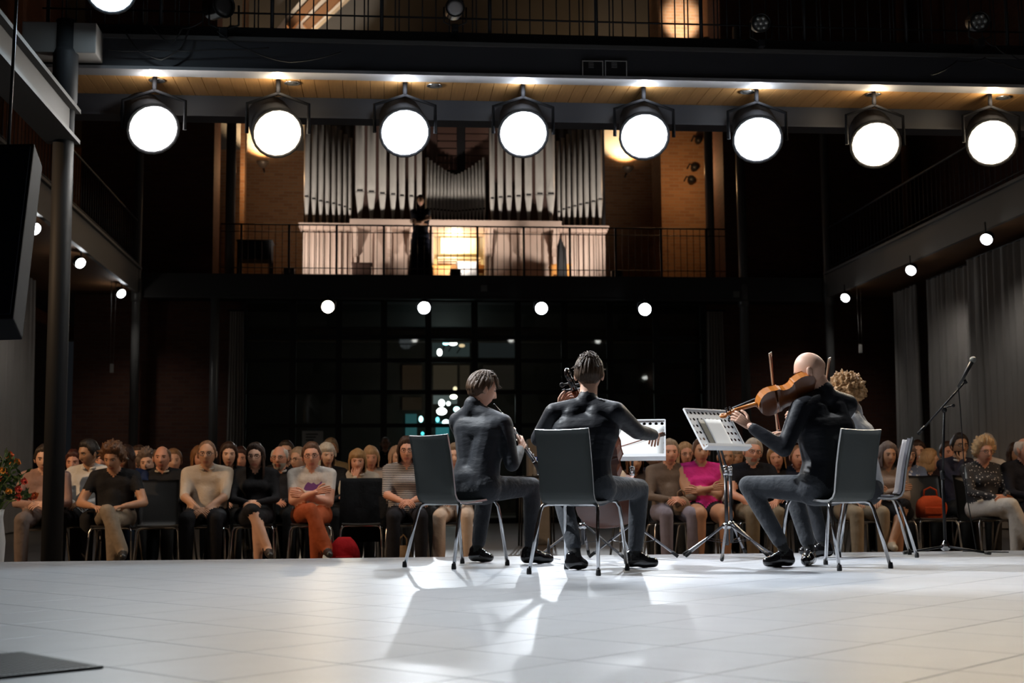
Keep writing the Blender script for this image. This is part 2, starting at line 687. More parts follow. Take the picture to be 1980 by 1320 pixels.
# ---- hanging loudspeaker, upper left
a, b = P(15, 296, Y=9.6), P(-30, 634, Y=9.0)
ls = thing('loudspeaker', 'tall dark loudspeaker column hanging at the left edge', 'loudspeaker', tuple(a))
mb = MB()
ax = (b - a)
L = np.linalg.norm(ax)
M3 = Matrix.Rotation(0, 3, 'X')
mb.bbox((-0.16, -0.10, -L), (0.20, 0.16, 0), 0.012)
sp_ = mb.build('cabinet', [mat('speaker_black', (0.004, 0.004, 0.006), 0.8, spec=0.2)], ls)
mb = MB()
mb.bbox((-0.14, -0.112, -L + .03), (0.18, -0.099, -.03), 0.004)
mb.build('grille', [mat('speaker_grille', (0.006, 0.008, 0.014), 0.8, spec=.1, bump=0.4, bscale=300)], ls)
q = Vector((0, 0, -1)).rotation_difference(Vector(ax))
ls.rotation_mode = 'QUATERNION'
ls.rotation_quaternion = q
mb = MB()
mb.tube([a + np.array([0, 0, -.1]), a + np.array([0, .1, 1.2])], 0.012)
mb.build('hanger', [BLACKMETAL], None)
o = bpy.data.objects['hanger']
o.parent = ls
o.matrix_parent_inverse = (Matrix.Translation(Vector(a)) @ q.to_matrix().to_4x4()).inverted()

# ---- the bridge gallery over the front row
BY1 = 12.3
lipz = P(900, 150, Y=BY1)[2]
BY2 = P(900, 197, Z=lipz)[1]
gz = P(900, 232, Y=BY2)[2]
ftz = P(900, 90, Y=BY1)[2]
tbz = P(900, 63, Y=BY1 + 0.1)[2]
BX0, BX1 = P(72, 140, Y=BY1)[0], 8.6
br = thing('bridge_gallery', 'dark steel bridge gallery with a wooden underside crossing the hall', 'gallery', (0, BY1, lipz))
FASC = mat('dark_fascia_paint', (0.045, 0.047, 0.055), 0.5, var=0.15, vscale=2)
mb = MB()
mb.box((BX0, 0, 0.03), (BX1, .06, ftz - lipz))
mb.build('fascia', [FASC], br)
mb = MB()
mb.box((BX0 - .05, -.05, 0.0), (BX1, .16, 0.03))
mb.build('lip', [mat('pale_grey_lip', (0.30, 0.30, 0.31), 0.4)], br)
mb = MB()
mb.box((BX0, -.03, ftz - lipz), (BX1, .2, ftz - lipz + .035))
mb.build('ledge', [mat('ledge_grey', (0.10, 0.10, 0.10), 0.5)], br)
mb = MB()
mb.box((BX0, .1, ftz - lipz + .035), (BX1, .14, tbz - lipz))
mb.build('toe_board', [BLACKMETAL], br)
mb = MB()
mb.box((BX0, BY2 - BY1, gz - lipz), (BX1, BY2 - BY1 + .12, 0.4))
mb.build('girder', [DARKSTEEL], br)
mb = MB()
mb.box((BX0, BY2 - BY1 - .05, gz - lipz - .02), (BX1, BY2 - BY1 + .2, gz - lipz))
mb.build('girder_flange', [DARKSTEEL], br)
mb = MB()
mb.box((BX0, .06, .05), (BX1, BY2 - BY1, .3))
mb.build('deck', [BLACKMETAL], br)
pw = 0.128
t = MB()
t.bbox((0.002, 0.155, 0.012), (pw - 0.002, BY2 - BY1, 0.034), 0.003)
plank = t.mesh('soffit_plank', [WOOD])
k = 0
while BX0 + (k + 1) * pw < BX1:
    put('soffit_plank', plank, br, (BX0 + k * pw, 0, 0))
    k += 1
# recessed downlights in the underside
DL = mat('downlight_chrome', (0.5, 0.5, 0.5), 0.25, 0.9)
for (dx, dy, w_) in ((304, 154, 'at the left end of the wooden underside'), (565, 159, 'second from the left in the wooden underside'),
                     (840, 164, 'near the middle of the wooden underside'), (1445, 176, 'right of the twin panels in the wooden underside'),
                     (1688, 181, 'second from the right in the wooden underside'), (1940, 187, 'at the right end of the wooden underside')):
    p = P(dx, dy, Z=lipz + .012)
    d = thing('downlight', 'round chrome downlight ' + w_, 'downlight', tuple(p), 0, 'recessed downlights under the bridge')
    b = MB()
    b.lathe([(.062, 0.0), (.075, -.012), (.062, -.016), (.055, -.004)], 20)
    b.build('rim', [DL], d)
    b = MB()
    b.ell((0, 0, -.004), (.05, .05, .012), 14, 6)
    b.build('lens', [mat('downlight_glass', (0.45, 0.45, 0.45), 0.15, 0.8)], d)
# railing of the bridge
RAILTOP = tbz + 1.05
rl = thing('bridge_railing', 'black steel railing with upright bars along the bridge', 'railing', (0, BY1 + .12, tbz - .1))
hh = RAILTOP - tbz + .1
mb = MB()
mb.tube([(BX0, 0, hh), (BX1, 0, hh)], .022, 10)
mb.build('handrail', [BLACKMETAL], rl)
mz = P(900, 36, Y=BY1 + .12)[2] - (tbz - .1)
mb = MB()
mb.tube([(BX0, 0, mz), (BX1, 0, mz)], .009, 8)
mb.build('mid_rail', [BLACKMETAL], rl)
t = MB()
t.tube([(0, 0, 0), (0, 0, hh)], .0065, 6)
bar = t.mesh('baluster', [BLACKMETAL])
t = MB()
t.tube([(0, 0, 0), (0, 0, hh)], .018, 8)
post = t.mesh('post', [BLACKMETAL])
x = BX0 + .05
k = 0
while x < BX1:
    if k % 8 == 0:
        put('post', post, rl, (x, 0, 0))
    else:
        put('baluster', bar, rl, (x, 0, 0))
        if k % 8 in (1, 7):
            put('baluster', bar, rl, (x + (.035 if k % 8 == 1 else -.035), 0, 0))
    x += 0.125
    k += 1

# twin framed panels on the fascia
for (x0, x1, w_) in ((1126, 1166, 'left of the pair'), (1170, 1212, 'right of the pair')):
    a, b = P(x0, 150, Y=BY1 - .03), P(x1, 118, Y=BY1 - .03)
    t_ = thing('framed_panel', 'small black panel with a pale frame on the bridge fascia, ' + w_, 'panel', (a[0], BY1 - .03, a[2]))
    w_, h_ = b[0] - a[0], b[2] - a[2]
    mb = MB()
    mb.box((0, 0, 0), (w_, .03, h_))
    mb.build('face', [mat('panel_black', (0.012, 0.012, 0.014), 0.4)], t_)
    mb = MB()
    e = .008
    mb.box((0, -.008, 0), (w_, .0, e))
    mb.box((0, -.008, h_ - e), (w_, .0, h_))
    mb.box((0, -.008, e), (e, .0, h_ - e))
    mb.box((w_ - e, -.008, e), (w_, .0, h_ - e))
    mb.build('frame', [mat('panel_frame_grey', (0.42, 0.42, 0.40), 0.5)], t_)
    for q in range(4):
        mb = MB()
        mb.box((w_ * .3, -.004, h_ * (.86 - q * .09)), (w_ * .55, 0, h_ * (.89 - q * .09)))
        mb.build('marking', [mat('panel_mark', (0.22, 0.22, 0.22), 0.6)], t_)

# pale box on the left end of the bridge
a, b = P(58, 120, Y=BY1 - .05), P(200, 66, Y=BY1 - .05)
bx = thing('equipment_box', 'long pale grey box strapped to the left end of the bridge', 'box', (a[0], BY1 - .35, a[2]))
mb = MB()
mb.bbox((0, 0, 0), (b[0] - a[0], .3, b[2] - a[2]), .008)
mb.build('case', [mat('box_grey', (0.20, 0.19, 0.18), 0.7)], bx)
mb = MB()
mb.box(((b[0] - a[0]) * .48, -.004, 0), ((b[0] - a[0]) * .5, .3, b[2] - a[2] + .003))
mb.build('strap', [BLACKMETAL], bx)

# cables on the fascia


def cable(pts, r, label, m=RUBBER, name='cable', sag=0.0, n=10):
    out = []
    for a, b in zip(pts[:-1], pts[1:]):
        for k in range(n):
            t = k / n
            q = np.array(a) * (1 - t) + np.array(b) * t
            q[2] -= sag * 4 * t * (1 - t)
            out.append(q)
    out.append(np.array(pts[-1]))
    b_ = MB()
    b_.tube(out, r, 6)
    return tag(b_.build(name, [m]), label, 'cable')


cable([P(240, 58, Y=12.24), P(268, 98, Y=12.2), P(312, 115, Y=12.2), P(350, 92, Y=12.2), P(368, 50, Y=12.22)], .008, 'black cable looping down the left end of the fascia', sag=.01)
cable([P(290, 46, Y=12.2), P(330, 85, Y=12.2), P(352, 55, Y=12.2), P(392, 40, Y=12.2)], .006, 'thin cable hanging between the rail posts at upper left', sag=.02)
cable([P(210, 96, Y=12.2), P(300, 97, Y=12.2), P(420, 95, Y=12.2), P(520, 92, Y=12.2)], .007, 'black cable running level along the left fascia', sag=.01)
cable([P(420, 60, Y=12.2), P(480, 95, Y=12.2), P(560, 120, Y=12.2), P(660, 100, Y=12.2)], .006, 'slack thin cable below the upper left spotlight', sag=.02)
cable([P(1990, 135, Y=12.2), P(1940, 122, Y=12.2), P(1905, 112, Y=12.2), P(1850, 118, Y=12.2), P(1800, 145, Y=12.2)], .008, 'black cable draped along the right end of the fascia', sag=.02)
cable([P(1985, 112, Y=12.2), P(1955, 105, Y=12.2), P(1925, 88, Y=12.2), P(1900, 70, Y=12.2)], .006, 'tangled cable below the right spotlight', sag=.03)

# ---- side galleries
SLAB0, SLAB1 = 4.72, 5.24
SOFF = mat('brown_soffit_boards', (0.26, 0.13, 0.06), 0.6, var=0.25, vscale=2.0, stretch=(1, 8, 1))
for side, xf, xo, w_ in ((-1, CL[0] + .05, -8.8, 'left'), (1, CR[0] - .05, 12.8, 'right')):
    g = thing('side_gallery', 'dark steel gallery with a brown underside along the %s wall' % w_, 'gallery', (xf, 13.4, SLAB0))
    b = MB()
    b.box((0 if side < 0 else 0, 0, 0), (side * .08, 16.5, SLAB1 - SLAB0)) if side > 0 else b.box((-.08, 0, 0), (0, 16.5, SLAB1 - SLAB0))
    b.build('fascia', [mat('gallery_fascia_grey', (0.16, 0.15, 0.14), 0.55)], g)
    b = MB()
    x0, x1 = sorted((side * .08, xo - xf - side * .02))
    b.box((x0, 0, .06), (x1, 16.5, .3))
    b.build('soffit', [SOFF], g)
    b = MB()
    x0, x1 = sorted((side * -.06, side * .14))
    b.box((x0, 0, SLAB1 - SLAB0), (x1, 16.5, SLAB1 - SLAB0 + .05))
    b.build('ledge', [GREYSTEEL], g)
    r_ = thing('gallery_railing', 'dark railing with thin upright bars along the %s gallery' % w_, 'railing', (xf + side * .05, 13.4, SLAB1 + .05))
    b = MB()
    b.tube([(0, 0, 1.0), (0, 16.5, 1.0)], .02, 8)
    b.build('handrail', [DARKSTEEL], r_)
    b = MB()
    b.tube([(0, 0, .12), (0, 16.5, .12)], .01, 6)
    b.build('bottom_rail', [DARKSTEEL], r_)
    t = MB()
    t.tube([(0, 0, 0), (0, 0, 1.0)], .007, 5)
    me = t.mesh('baluster', [DARKSTEEL])
    for k in range(82):
        put('baluster', me, r_, (0, .1 + k * .2, 0))

# ---- organ gallery
og = thing('organ_gallery', 'dark steel gallery carrying the organ across the back of the hall', 'gallery', (0, GY, 0))
ogt, ogb = P(900, 532, Y=GY)[2], P(900, 576, Y=GY)[2]
OX0, OX1 = CL[0], CR[0]
mb = MB()
mb.box((OX0, 0, ogb), (OX1, .1, ogt))
mb.build('fascia', [mat('organ_gallery_fascia', (0.032, 0.031, 0.032), 0.55)], og)
mb = MB()
mb.box((OX0 - 3, .1, ogb + .22), (OX1 + 2.9, 7.9, ogt - .005))
mb.build('deck', [mat('gallery_deck_brown', (0.20, 0.12, 0.07), 0.6)], og)
mb = MB()
mb.box((OX0, -.03, ogb - .03), (OX1, .16, ogb))
mb.build('bottom_flange', [mat('organ_gallery_flange', (0.05, 0.05, 0.05), 0.5)], og)
rr = thing('organ_railing', 'black railing with paired upright bars in front of the organ', 'railing', (0, GY + .04, ogt))
rx0, rx1 = P(426, 480, Y=GY)[0], P(1404, 480, Y=GY)[0]
rh = P(900, 437, Y=GY)[2] - ogt
mb = MB()
mb.tube([(rx0, 0, rh), (rx1, 0, rh)], .018, 8)
mb.build('handrail', [BLACKMETAL], rr)
mb = MB()
mb.tube([(rx0, 0, rh - .16), (rx1, 0, rh - .16)], .010, 6)
mb.build('mid_rail', [BLACKMETAL], rr)
mb = MB()
mb.tube([(rx0, 0, .14), (rx1, 0, .14)], .010, 6)
mb.build('bottom_rail', [BLACKMETAL], rr)
t = MB()
t.tube([(0, 0, 0), (0, 0, rh)], .0075, 5)
bar = t.mesh('baluster', [BLACKMETAL])
t = MB()
t.beam((0, 0, 0), (0, 0, rh), .05, .03)
post = t.mesh('post', [BLACKMETAL])
n = 76
for k in range(n + 1):
    x = rx0 + (rx1 - rx0) * k / n
    put('post' if k % 7 == 3 else 'baluster', post if k % 7 == 3 else bar, rr, (x, 0, 0))
for (sx, sy, w_) in ((936, 557, 'under the organ railing'), (1424, 569, 'by the right column')):
    p = P(sx, sy, Y=GY - .02)
    mb = MB()
    mb.bbox((-.07, -.012, -.07), (.07, .012, .07), .004)
    o = mb.build('wall_plate', [mat('plate_grey', (0.16, 0.16, 0.15), 0.6)], None, tuple(p))
    tag(o, 'small square grey plate on the gallery front ' + w_, 'plate')

# ---- lit rafters high above, seen through the bridge railing
for (x0, x1, tx, lab) in ((534, 606, 98, 'left'), (1300, 1322, -70, 'right')):
    Yp = 36.5
    bl, brr = P(x0, 56, Y=Yp), P(x1, 56 if x0 < 900 else 75, Y=Yp)
    tl, trr = P(x0 + tx, -60, Y=Yp), P(x1 + tx + (30 if x0 < 900 else 10), -60, Y=Yp)
    t_ = thing('roof_bay', 'brightly lit sloping roof bay with wooden ribs at upper ' + lab, 'roof bay', (0, 0, 0))
    b = MB()
    b.prism([bl, brr, trr, tl], (0, .3, 0))
    b.build('lining', [mat('pale_roof_lining', (0.75, 0.66, 0.55), 0.8)], t_)
    for k in (0.35, 0.8):
        b = MB()
        b.beam(bl * (1 - k) + brr * k + np.array([0, -.1, 0]), tl * (1 - k) + trr * k + np.array([0, -.1, 0]), .16, .2)
        b.build('rib', [mat('brown_rib', (0.30, 0.14, 0.06), 0.7)], t_)
    c_ = (bl + trr) / 2
    spot('roof_bay_lamp', tuple(c_ + np.array([0, -4.0, -2.5])), tuple(c_), 700, (1.0, 0.86, 0.7), 30, .6, .1)
mb = MB()
q = [P(1552, 72, Y=37.2), P(1990, 72, Y=37.2), P(1990, -80, Y=37.2), P(1780, -80, Y=37.2)]
mb.prism(q, (0, .4, 0))
struct('wall_right', mb, [BRICKD], 'dark brick spandrel at the upper right behind the bridge railing')
# ================================================================== ORGAN
OY = 32.6
ORGX = (P(585, 430, Y=OY)[0] + P(1172, 430, Y=OY)[0]) / 2
org = thing('pipe_organ', 'large pipe organ with rows of silver pipes above a cream wooden case', 'organ', (ORGX, OY, ogt))


def oloc(x, y, Y=OY):
    p = P(x, y, Y=Y)
    return np.array([p[0] - ORGX, Y - OY, p[2] - ogt])


PIPEM = mat('grey_tin_pipe', (0.66, 0.64, 0.60), 0.36, 0.22, var=0.08, vscale=3)
PIPED = mat('pipe_mouth_slit', (0.02, 0.02, 0.02), 0.8)
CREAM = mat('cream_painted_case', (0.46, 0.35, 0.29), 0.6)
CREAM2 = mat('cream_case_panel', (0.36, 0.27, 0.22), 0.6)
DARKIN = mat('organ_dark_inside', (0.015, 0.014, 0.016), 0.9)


def pipe(xc, wpx, ytop, ymouth, ybase, Y):
    b0, m0, t0 = oloc(xc, ybase, Y), oloc(xc, ymouth, Y), oloc(xc, ytop, Y)
    r = wpx * Y / F / 2
    hm, ht = m0[2] - b0[2], t0[2] - b0[2]
    b = MB()
    b.lathe([(r * .32, 0), (r * .5, hm * .3), (r * .96, hm * .93), (r * 1.0, hm)], 16)
    b.lathe([(r * .97, hm), (r, hm + .01), (r, ht), (r * .86, ht + .002), (r * .86, ht - .05)], 16)
    # flattened mouth with its leaf-shaped upper lip
    lip = hm + r * 3.4
    b.add([(-r * .62, -r * .86, hm + .02), (r * .62, -r * .86, hm + .02), (r * .5, -r * 1.01, hm + r * 1.3), (0, -r * 1.04, lip), (-r * .5, -r * 1.01, hm + r * 1.3)],
          [(0, 1, 2, 3, 4)], 0)
    b.box((-r * .62, -r * 1.04, hm - .012), (r * .62, -r * .5, hm + .022), 1)
    b.build('pipe', [PIPEM, PIPED], org, tuple(b0))


YA, YB, YC = OY, OY - .45, OY - .1
for xc, w_, mo, tp in zip((592.6, 606.7, 620, 632.8, 645, 656, 666.8, 676.8), (11.5, 10.5, 10, 9.3, 8.8, 8.2, 7.6, 7),
                          (380.5, 385, 389, 391.7, 394, 397, 400, 405), (200, 205, 212, 224, 244, 252, 260, 267)):
    pipe(xc, w_, tp, mo, 431, YA)
for xc, w_, mo, tp in zip((695.6, 718, 739.4, 760, 777.2, 795.2, 810.7), (18, 16.5, 14.5, 13, 12, 11, 10),
                          (370, 372, 375, 376.5, 379, 380, 382), (150, 155, 160, 168, 176, 184, 192)):
    pipe(xc, w_, tp, mo, 428, YB)
cx = np.linspace(826, 936, 17)
for k, xc in enumerate(cx):
    u = (k - 8) / 8
    pipe(xc, 6.6, 338 - 33 * abs(u) ** 1.35, 409 - 5 * abs(u), 430, YC)
for xc, w_, mo, tp in zip((951.9, 968, 984.5, 1002.5, 1022.3, 1043.7, 1065.2), (10, 11, 12, 13, 14.5, 16.5, 18),
                          (384, 382, 381, 380, 378, 376, 376), (196, 188, 180, 172, 165, 160, 155)):
    pipe(xc, w_, tp, mo, 430, YB)
for xc, w_, mo, tp in zip((1080.6, 1090, 1100.4, 1111.5, 1122.7, 1134.7, 1147.6, 1160.5), (7, 7.6, 8.2, 8.8, 9.3, 10, 10.5, 11.5),
                          (410, 405, 402, 399, 396, 393.5, 390, 386), (273, 267, 260, 252, 240, 228, 218, 210)):
    pipe(xc, w_, tp, mo, 435, YA)


def obox(x0, y0, x1, y1, Y, d, m, name, bev=0):
    a, b = oloc(x0, y1, Y), oloc(x1, y0, Y)
    k = MB()
    (k.bbox if bev else k.box)((a[0], a[1], a[2]), (b[0], a[1] + d, b[2]), *([bev] if bev else []))
    return k.build(name, [m], org)


# dark inside and the brown louvres
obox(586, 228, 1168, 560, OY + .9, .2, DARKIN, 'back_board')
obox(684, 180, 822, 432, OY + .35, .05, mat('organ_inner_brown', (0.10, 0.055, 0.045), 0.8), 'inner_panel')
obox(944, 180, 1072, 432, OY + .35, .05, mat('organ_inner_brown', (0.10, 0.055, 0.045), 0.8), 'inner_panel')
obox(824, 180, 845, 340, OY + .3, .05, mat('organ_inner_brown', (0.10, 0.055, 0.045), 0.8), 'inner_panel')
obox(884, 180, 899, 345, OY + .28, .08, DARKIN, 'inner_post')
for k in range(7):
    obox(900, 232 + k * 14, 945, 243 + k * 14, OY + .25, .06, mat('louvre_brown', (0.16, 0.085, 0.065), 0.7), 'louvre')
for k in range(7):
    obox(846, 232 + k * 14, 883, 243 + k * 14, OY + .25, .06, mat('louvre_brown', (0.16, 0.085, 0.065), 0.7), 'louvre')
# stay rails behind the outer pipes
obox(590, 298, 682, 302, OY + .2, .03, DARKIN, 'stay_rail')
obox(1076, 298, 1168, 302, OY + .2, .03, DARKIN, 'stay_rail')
# cornices
obox(577, 431, 684, 436, OY - .35, .9, CREAM, 'cornice', .01)
obox(583, 436, 681, 443, OY - .25, .7, CREAM, 'cornice', .01)
obox(676, 427, 1086, 437, OY - .75, 1.3, CREAM, 'cornice', .01)
obox(1080, 436, 1178, 441, OY - .35, .9, CREAM, 'cornice', .01)
obox(1080, 441, 1174, 448, OY - .25, .7, CREAM, 'cornice', .01)
# lower case: panels and pilasters
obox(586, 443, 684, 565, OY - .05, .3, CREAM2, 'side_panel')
obox(684, 437, 836, 565, OY - .15, .3, CREAM, 'front_panel')
obox(940, 437, 1082, 565, OY - .15, .3, CREAM, 'front_panel')
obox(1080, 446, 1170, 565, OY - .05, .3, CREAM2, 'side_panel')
for x in (584, 590.5, 603, 612, 622, 633, 644, 655, 666, 676):
    obox(x, 448, x + 4.5, 565, OY - .12, .1, CREAM, 'moulding')
for x in (1088, 1096, 1104, 1112, 1121, 1131, 1141, 1150, 1160, 1165):
    obox(x, 452, x + 4.5, 565, OY - .12, .1, CREAM, 'moulding')
for (x0, x1) in ((690, 720), (725, 750), (760, 782), (798, 820), (955, 985), (990, 1000), (1015, 1046), (1050, 1060)):
    obox(x0, 450, x1, 565, OY - .2, .08, CREAM, 'raised_panel', .015)
# scrolled brackets under the cornice
for x in (683, 748, 792, 942, 1004, 1066):
    a = oloc(x, 438, OY - .2)
    w_ = 9 * OY / F
    prof = [(0, 0), (-.42, 0), (-.44, -.10), (-.36, -.20), (-.26, -.30), (-.22, -.42), (-.12, -.55), (-.14, -.66), (0, -.74)]
    b = MB()
    b.prism([(a[0], a[1] + y, a[2] + z) for y, z in prof], (w_, 0, 0))
    b.build('bracket', [CREAM], org)
    b = MB()
    b.box((a[0] + .02, a[1] - .08, -.3), (a[0] + w_ - .02, a[1], a[2] - .74))
    b.build('bracket_post', [CREAM], org)
# key desk niche, lit from inside
obox(834, 440, 838, 565, OY - .3, .5, CREAM, 'niche_side')
obox(938, 440, 942, 565, OY - .3, .5, CREAM, 'niche_side')
obox(836, 440, 940, 565, OY + .55, .05, mat('niche_cream', (0.78, 0.66, 0.42), 0.6), 'niche_back')
obox(836, 512, 940, 520, OY - .05, .55, mat('honey_wood', (0.55, 0.25, 0.06), 0.5), 'key_desk', .01)
for k in range(3):
    obox(846, 497 + k * 5, 930, 499.5 + k * 5, OY + .2 - k * .08, .2, mat('ivory_keys', (0.8, 0.74, 0.6), 0.4), 'manual')
obox(852, 460, 925, 490, OY + .4, .03, mat('music_rest_cream', (0.8, 0.7, 0.5), 0.6), 'music_rest')
p = P(880, 470, Y=OY + .15)
point('key_desk_lamp', (p[0], OY + .12, p[2]), 42, (1.0, 0.80, 0.45), .08)

# things standing on the organ gallery


def gthing(x0, y0, x1, y1, Y, d, m, name, label, cat, legs=False):
    a, b = P(x0, y1, Y=Y), P(x1, y0, Y=Y)
    t_ = thing(name, label, cat, (a[0], Y, ogt))
    w_, h_ = b[0] - a[0], b[2] - ogt
    k = MB()
    z0 = h_ * .55 if legs else 0
    k.bbox((0, 0, z0), (w_, d, h_), .015)
    k.build('body', [m], t_)
    k = MB()
    k.bbox((-.02, -.02, h_), (w_ + .02, d + .02, h_ + .03), .008)
    k.build('top', [m], t_)
    if legs:
        for (i, j) in ((0, 0), (1, 0), (0, 1), (1, 1)):
            k = MB()
            k.box((i * (w_ - .05), j * (d - .05), 0), (i * (w_ - .05) + .05, j * (d - .05) + .05, z0))
            k.build('leg', [m], t_)
    return t_


gthing(681, 510, 718, 532, 31.4, .4, mat('dark_brown_chest', (0.05, 0.022, 0.015), 0.6), 'chest', 'dark brown chest at the foot of the organ left of centre', 'chest')
gthing(885, 508, 922, 532, 31.6, .35, mat('pale_grey_case', (0.55, 0.55, 0.55), 0.6), 'case', 'pale grey case in front of the lit key desk', 'case')
gthing(838, 516, 872, 532, 31.6, .35, mat('honey_wood', (0.55, 0.25, 0.06), 0.5), 'organ_bench', 'honey coloured organ bench before the key desk', 'bench', True)
gthing(1066, 513, 1081, 533, 31.5, .4, mat('honey_wood', (0.55, 0.25, 0.06), 0.5), 'stool', 'honey wood stool right of the organ panels', 'stool', True)
gthing(1096, 513, 1104, 533, 31.5, .3, mat('honey_wood', (0.55, 0.25, 0.06), 0.5), 'stool', 'small honey wood stool beside the dark folded stand', 'stool', True)
gthing(458, 466, 525, 500, 31.2, .6, mat('near_black_cover', (0.012, 0.012, 0.013), 0.8), 'covered_instrument', 'dark covered instrument on legs behind the gallery railing at left', 'instrument', True)
a, b = P(1078, 533, Y=31.2), P(1097, 455, Y=31.2)
t_ = thing('folded_banner', 'dark folded banner leaning on the organ case at right', 'banner', (a[0], 31.2, ogt))
k = MB()
k.prism([(0, 0, 0), (b[0] - a[0], 0, 0), ((b[0] - a[0]) * .9, .05, (b[2] - ogt) * .7), ((b[0] - a[0]) * .35, .1, b[2] - ogt), (.02, .1, (b[2] - ogt) * .8)], (0, .06, 0))
k.build('cloth', [mat('banner_black', (0.012, 0.012, 0.014), 0.8)], t_)
k = MB()
k.tube([((b[0] - a[0]) * .4, .07, 0), ((b[0] - a[0]) * .36, .12, b[2] - ogt + .05)], .012)
k.build('pole', [BLACKMETAL], t_)
# wall clamps on the brick at right
for (x, y, lab) in ((1350, 272, 'upper dark clamp'), (1342, 325, 'middle dark clamp'), (1336, 349, 'lower dark clamp')):
    p = P(x, y, Y=34.1)
    t_ = thing('clamp_lamp', lab + ' lamp on the brick buttress right of the organ', 'lamp', tuple(p))
    k = MB()
    k.lathe([(.05, -.1), (.09, -.02), (.10, .1), (.04, .14)], 12, M=Matrix.Rotation(1.2, 4, 'X'))
    k.build('shade', [BLACKMETAL], t_)
    k = MB()
    k.tube([(0, 0, .05), (-.1, .05, .12), (-.16, .1, .0)], .02)
    k.build('arm', [BLACKMETAL], t_)

# lights of the organ loft: two wall uplights and a low wash on the pipes
for (x, y, lab) in ((508, 316, 'left'), (1214, 326, 'right')):
    p = P(x, y, Y=37.5)
    t_ = thing('wall_uplight', 'wall uplight throwing warm light up the bricks %s of the organ' % lab, 'lamp', tuple(p))
    k = MB()
    k.lathe([(.05, -.12), (.16, 0), (.17, .06), (.15, .06), (.04, -.08)], 14)
    k.build('bowl', [mat('uplight_bowl', (0.5, 0.4, 0.3), 0.4, 0.5)], t_)
    k = MB()
    k.tube([(0, .05, -.05), (0, .5, -.12)], .025)
    k.build('arm', [BLACKMETAL], t_)
    k = MB()
    k.ell((0, 0, .0), (.08, .08, .05), 10, 6)
    k.build('bulb', [emis('uplight_bulb', (1.0, 0.75, 0.45), 20)], t_)
    spot('wall_uplight_beam', tuple(p + np.array([0, -.05, .1])), tuple(p + np.array([0, .25, 1.2])), 800, (1.0, 0.66, 0.34), 108, .6, .06)
for (x_, y_, Y_) in ((492, 330, 33.2), (1330, 330, 32.8)):
    p = P(x_, y_, Y=Y_)
    point('added_brick_fill', tuple(p), 38, (1.0, 0.58, 0.27), .1)  # added warm fill for the brick strips, no fitting here
for x_, pw_ in ((560, 300), (1190, 300), (880, 230)):
    p = P(x_, 500, Y=30.6)
    t_ = thing('loft_floodlight', 'low floodlight on the gallery floor washing the pipes %s' % {560: 'from the left', 1190: 'from the right', 880: 'at the centre'}[x_], 'floodlight', (p[0], 30.5, ogt))
    k = MB()
    k.bbox((-.12, -.06, .05), (.12, .06, .2), .01)
    k.build('housing', [BLACKMETAL], t_)
    k = MB()
    k.tube([(-.14, 0, 0), (-.14, 0, .12), (.14, 0, .12), (.14, 0, 0)], .01)
    k.build('yoke', [BLACKMETAL], t_)
    spot('loft_floodlight_beam', (p[0], 30.62, ogt + .2), (P(860 + (x_ - 880) * .5, 330, Y=OY)[0], OY, ogt + 2.6), pw_, (1.0, 0.88, 0.78), 115, .7, .12)

# ================================================================== GLASS FRONT UNDER THE GALLERY
FY = 31.2
fac = thing('glass_front', 'dark framed glass front with doors under the organ gallery', 'glass front', (0, FY, FZ))
FRAME = mat('black_door_frame', (0.012, 0.012, 0.013), 0.45)
PANE = glass_mat('dark_pane', (0.66, 0.70, 0.70), 0.06)
mx = [470, 566, 655, 742, 828, 918, 1002, 1092, 1180, 1270, 1362]
ty = [592, 652, 697, 758, 822, 1015]


def fl(x, y):
    p = P(x, y, Y=FY)
    return p[0], p[2] - FZ


zt = fl(900, 585)[1]
for x in mx:
    X = fl(x, 760)[0]
    k = MB()
    k.box((X - .07, -.05, 0), (X + .07, .05, zt))
    k.build('mullion', [FRAME], fac)
for y in ty[1:5]:
    Z = fl(900, y)[1]
    k = MB()
    k.box((fl(470, 760)[0], -.04, Z - .045), (fl(1362, 760)[0], .04, Z + .045))
    k.build('transom', [FRAME], fac)
k = MB()
k.box((fl(470, 760)[0], -.05, 0), (fl(1362, 760)[0], .05, .12))
k.build('sill', [FRAME], fac)
zs = [0.12] + sorted(fl(900, y)[1] for y in ty[1:5]) + [zt]
for i in range(len(mx) - 1):
    xa, xb = fl(mx[i], 760)[0], fl(mx[i + 1], 760)[0]
    for j in range(len(zs) - 1):
        k = MB()
        k.box((xa + .07, -.006, zs[j] + .045), (xb - .07, .006, zs[j + 1] - .045))
        k.build('pane', [PANE], fac)
# solid head above the glass and cheeks beside it
k = MB()
k.box((fl(300, 760)[0], FY - .1, FZ + zt), (fl(1560, 760)[0], FY + .3, ogb + .2))
struct('trim_1', k, [mat('dark_head_panel', (0.022, 0.022, 0.022), 0.7)], 'dark panel between the glass front and the gallery')
for (x0, x1, s_) in ((140, 470, 'left'), (1362, 1760, 'right')):
    a, b = P(x0, 760, Y=FY), P(x1, 760, Y=FY)
    k = MB()
    k.box((a[0], FY, FZ), (b[0], FY + .4, ogb + .2))
    struct('wall_' + s_, k, [BRICKD], 'dark brick wall under the gallery to the %s of the glass front' % s_)
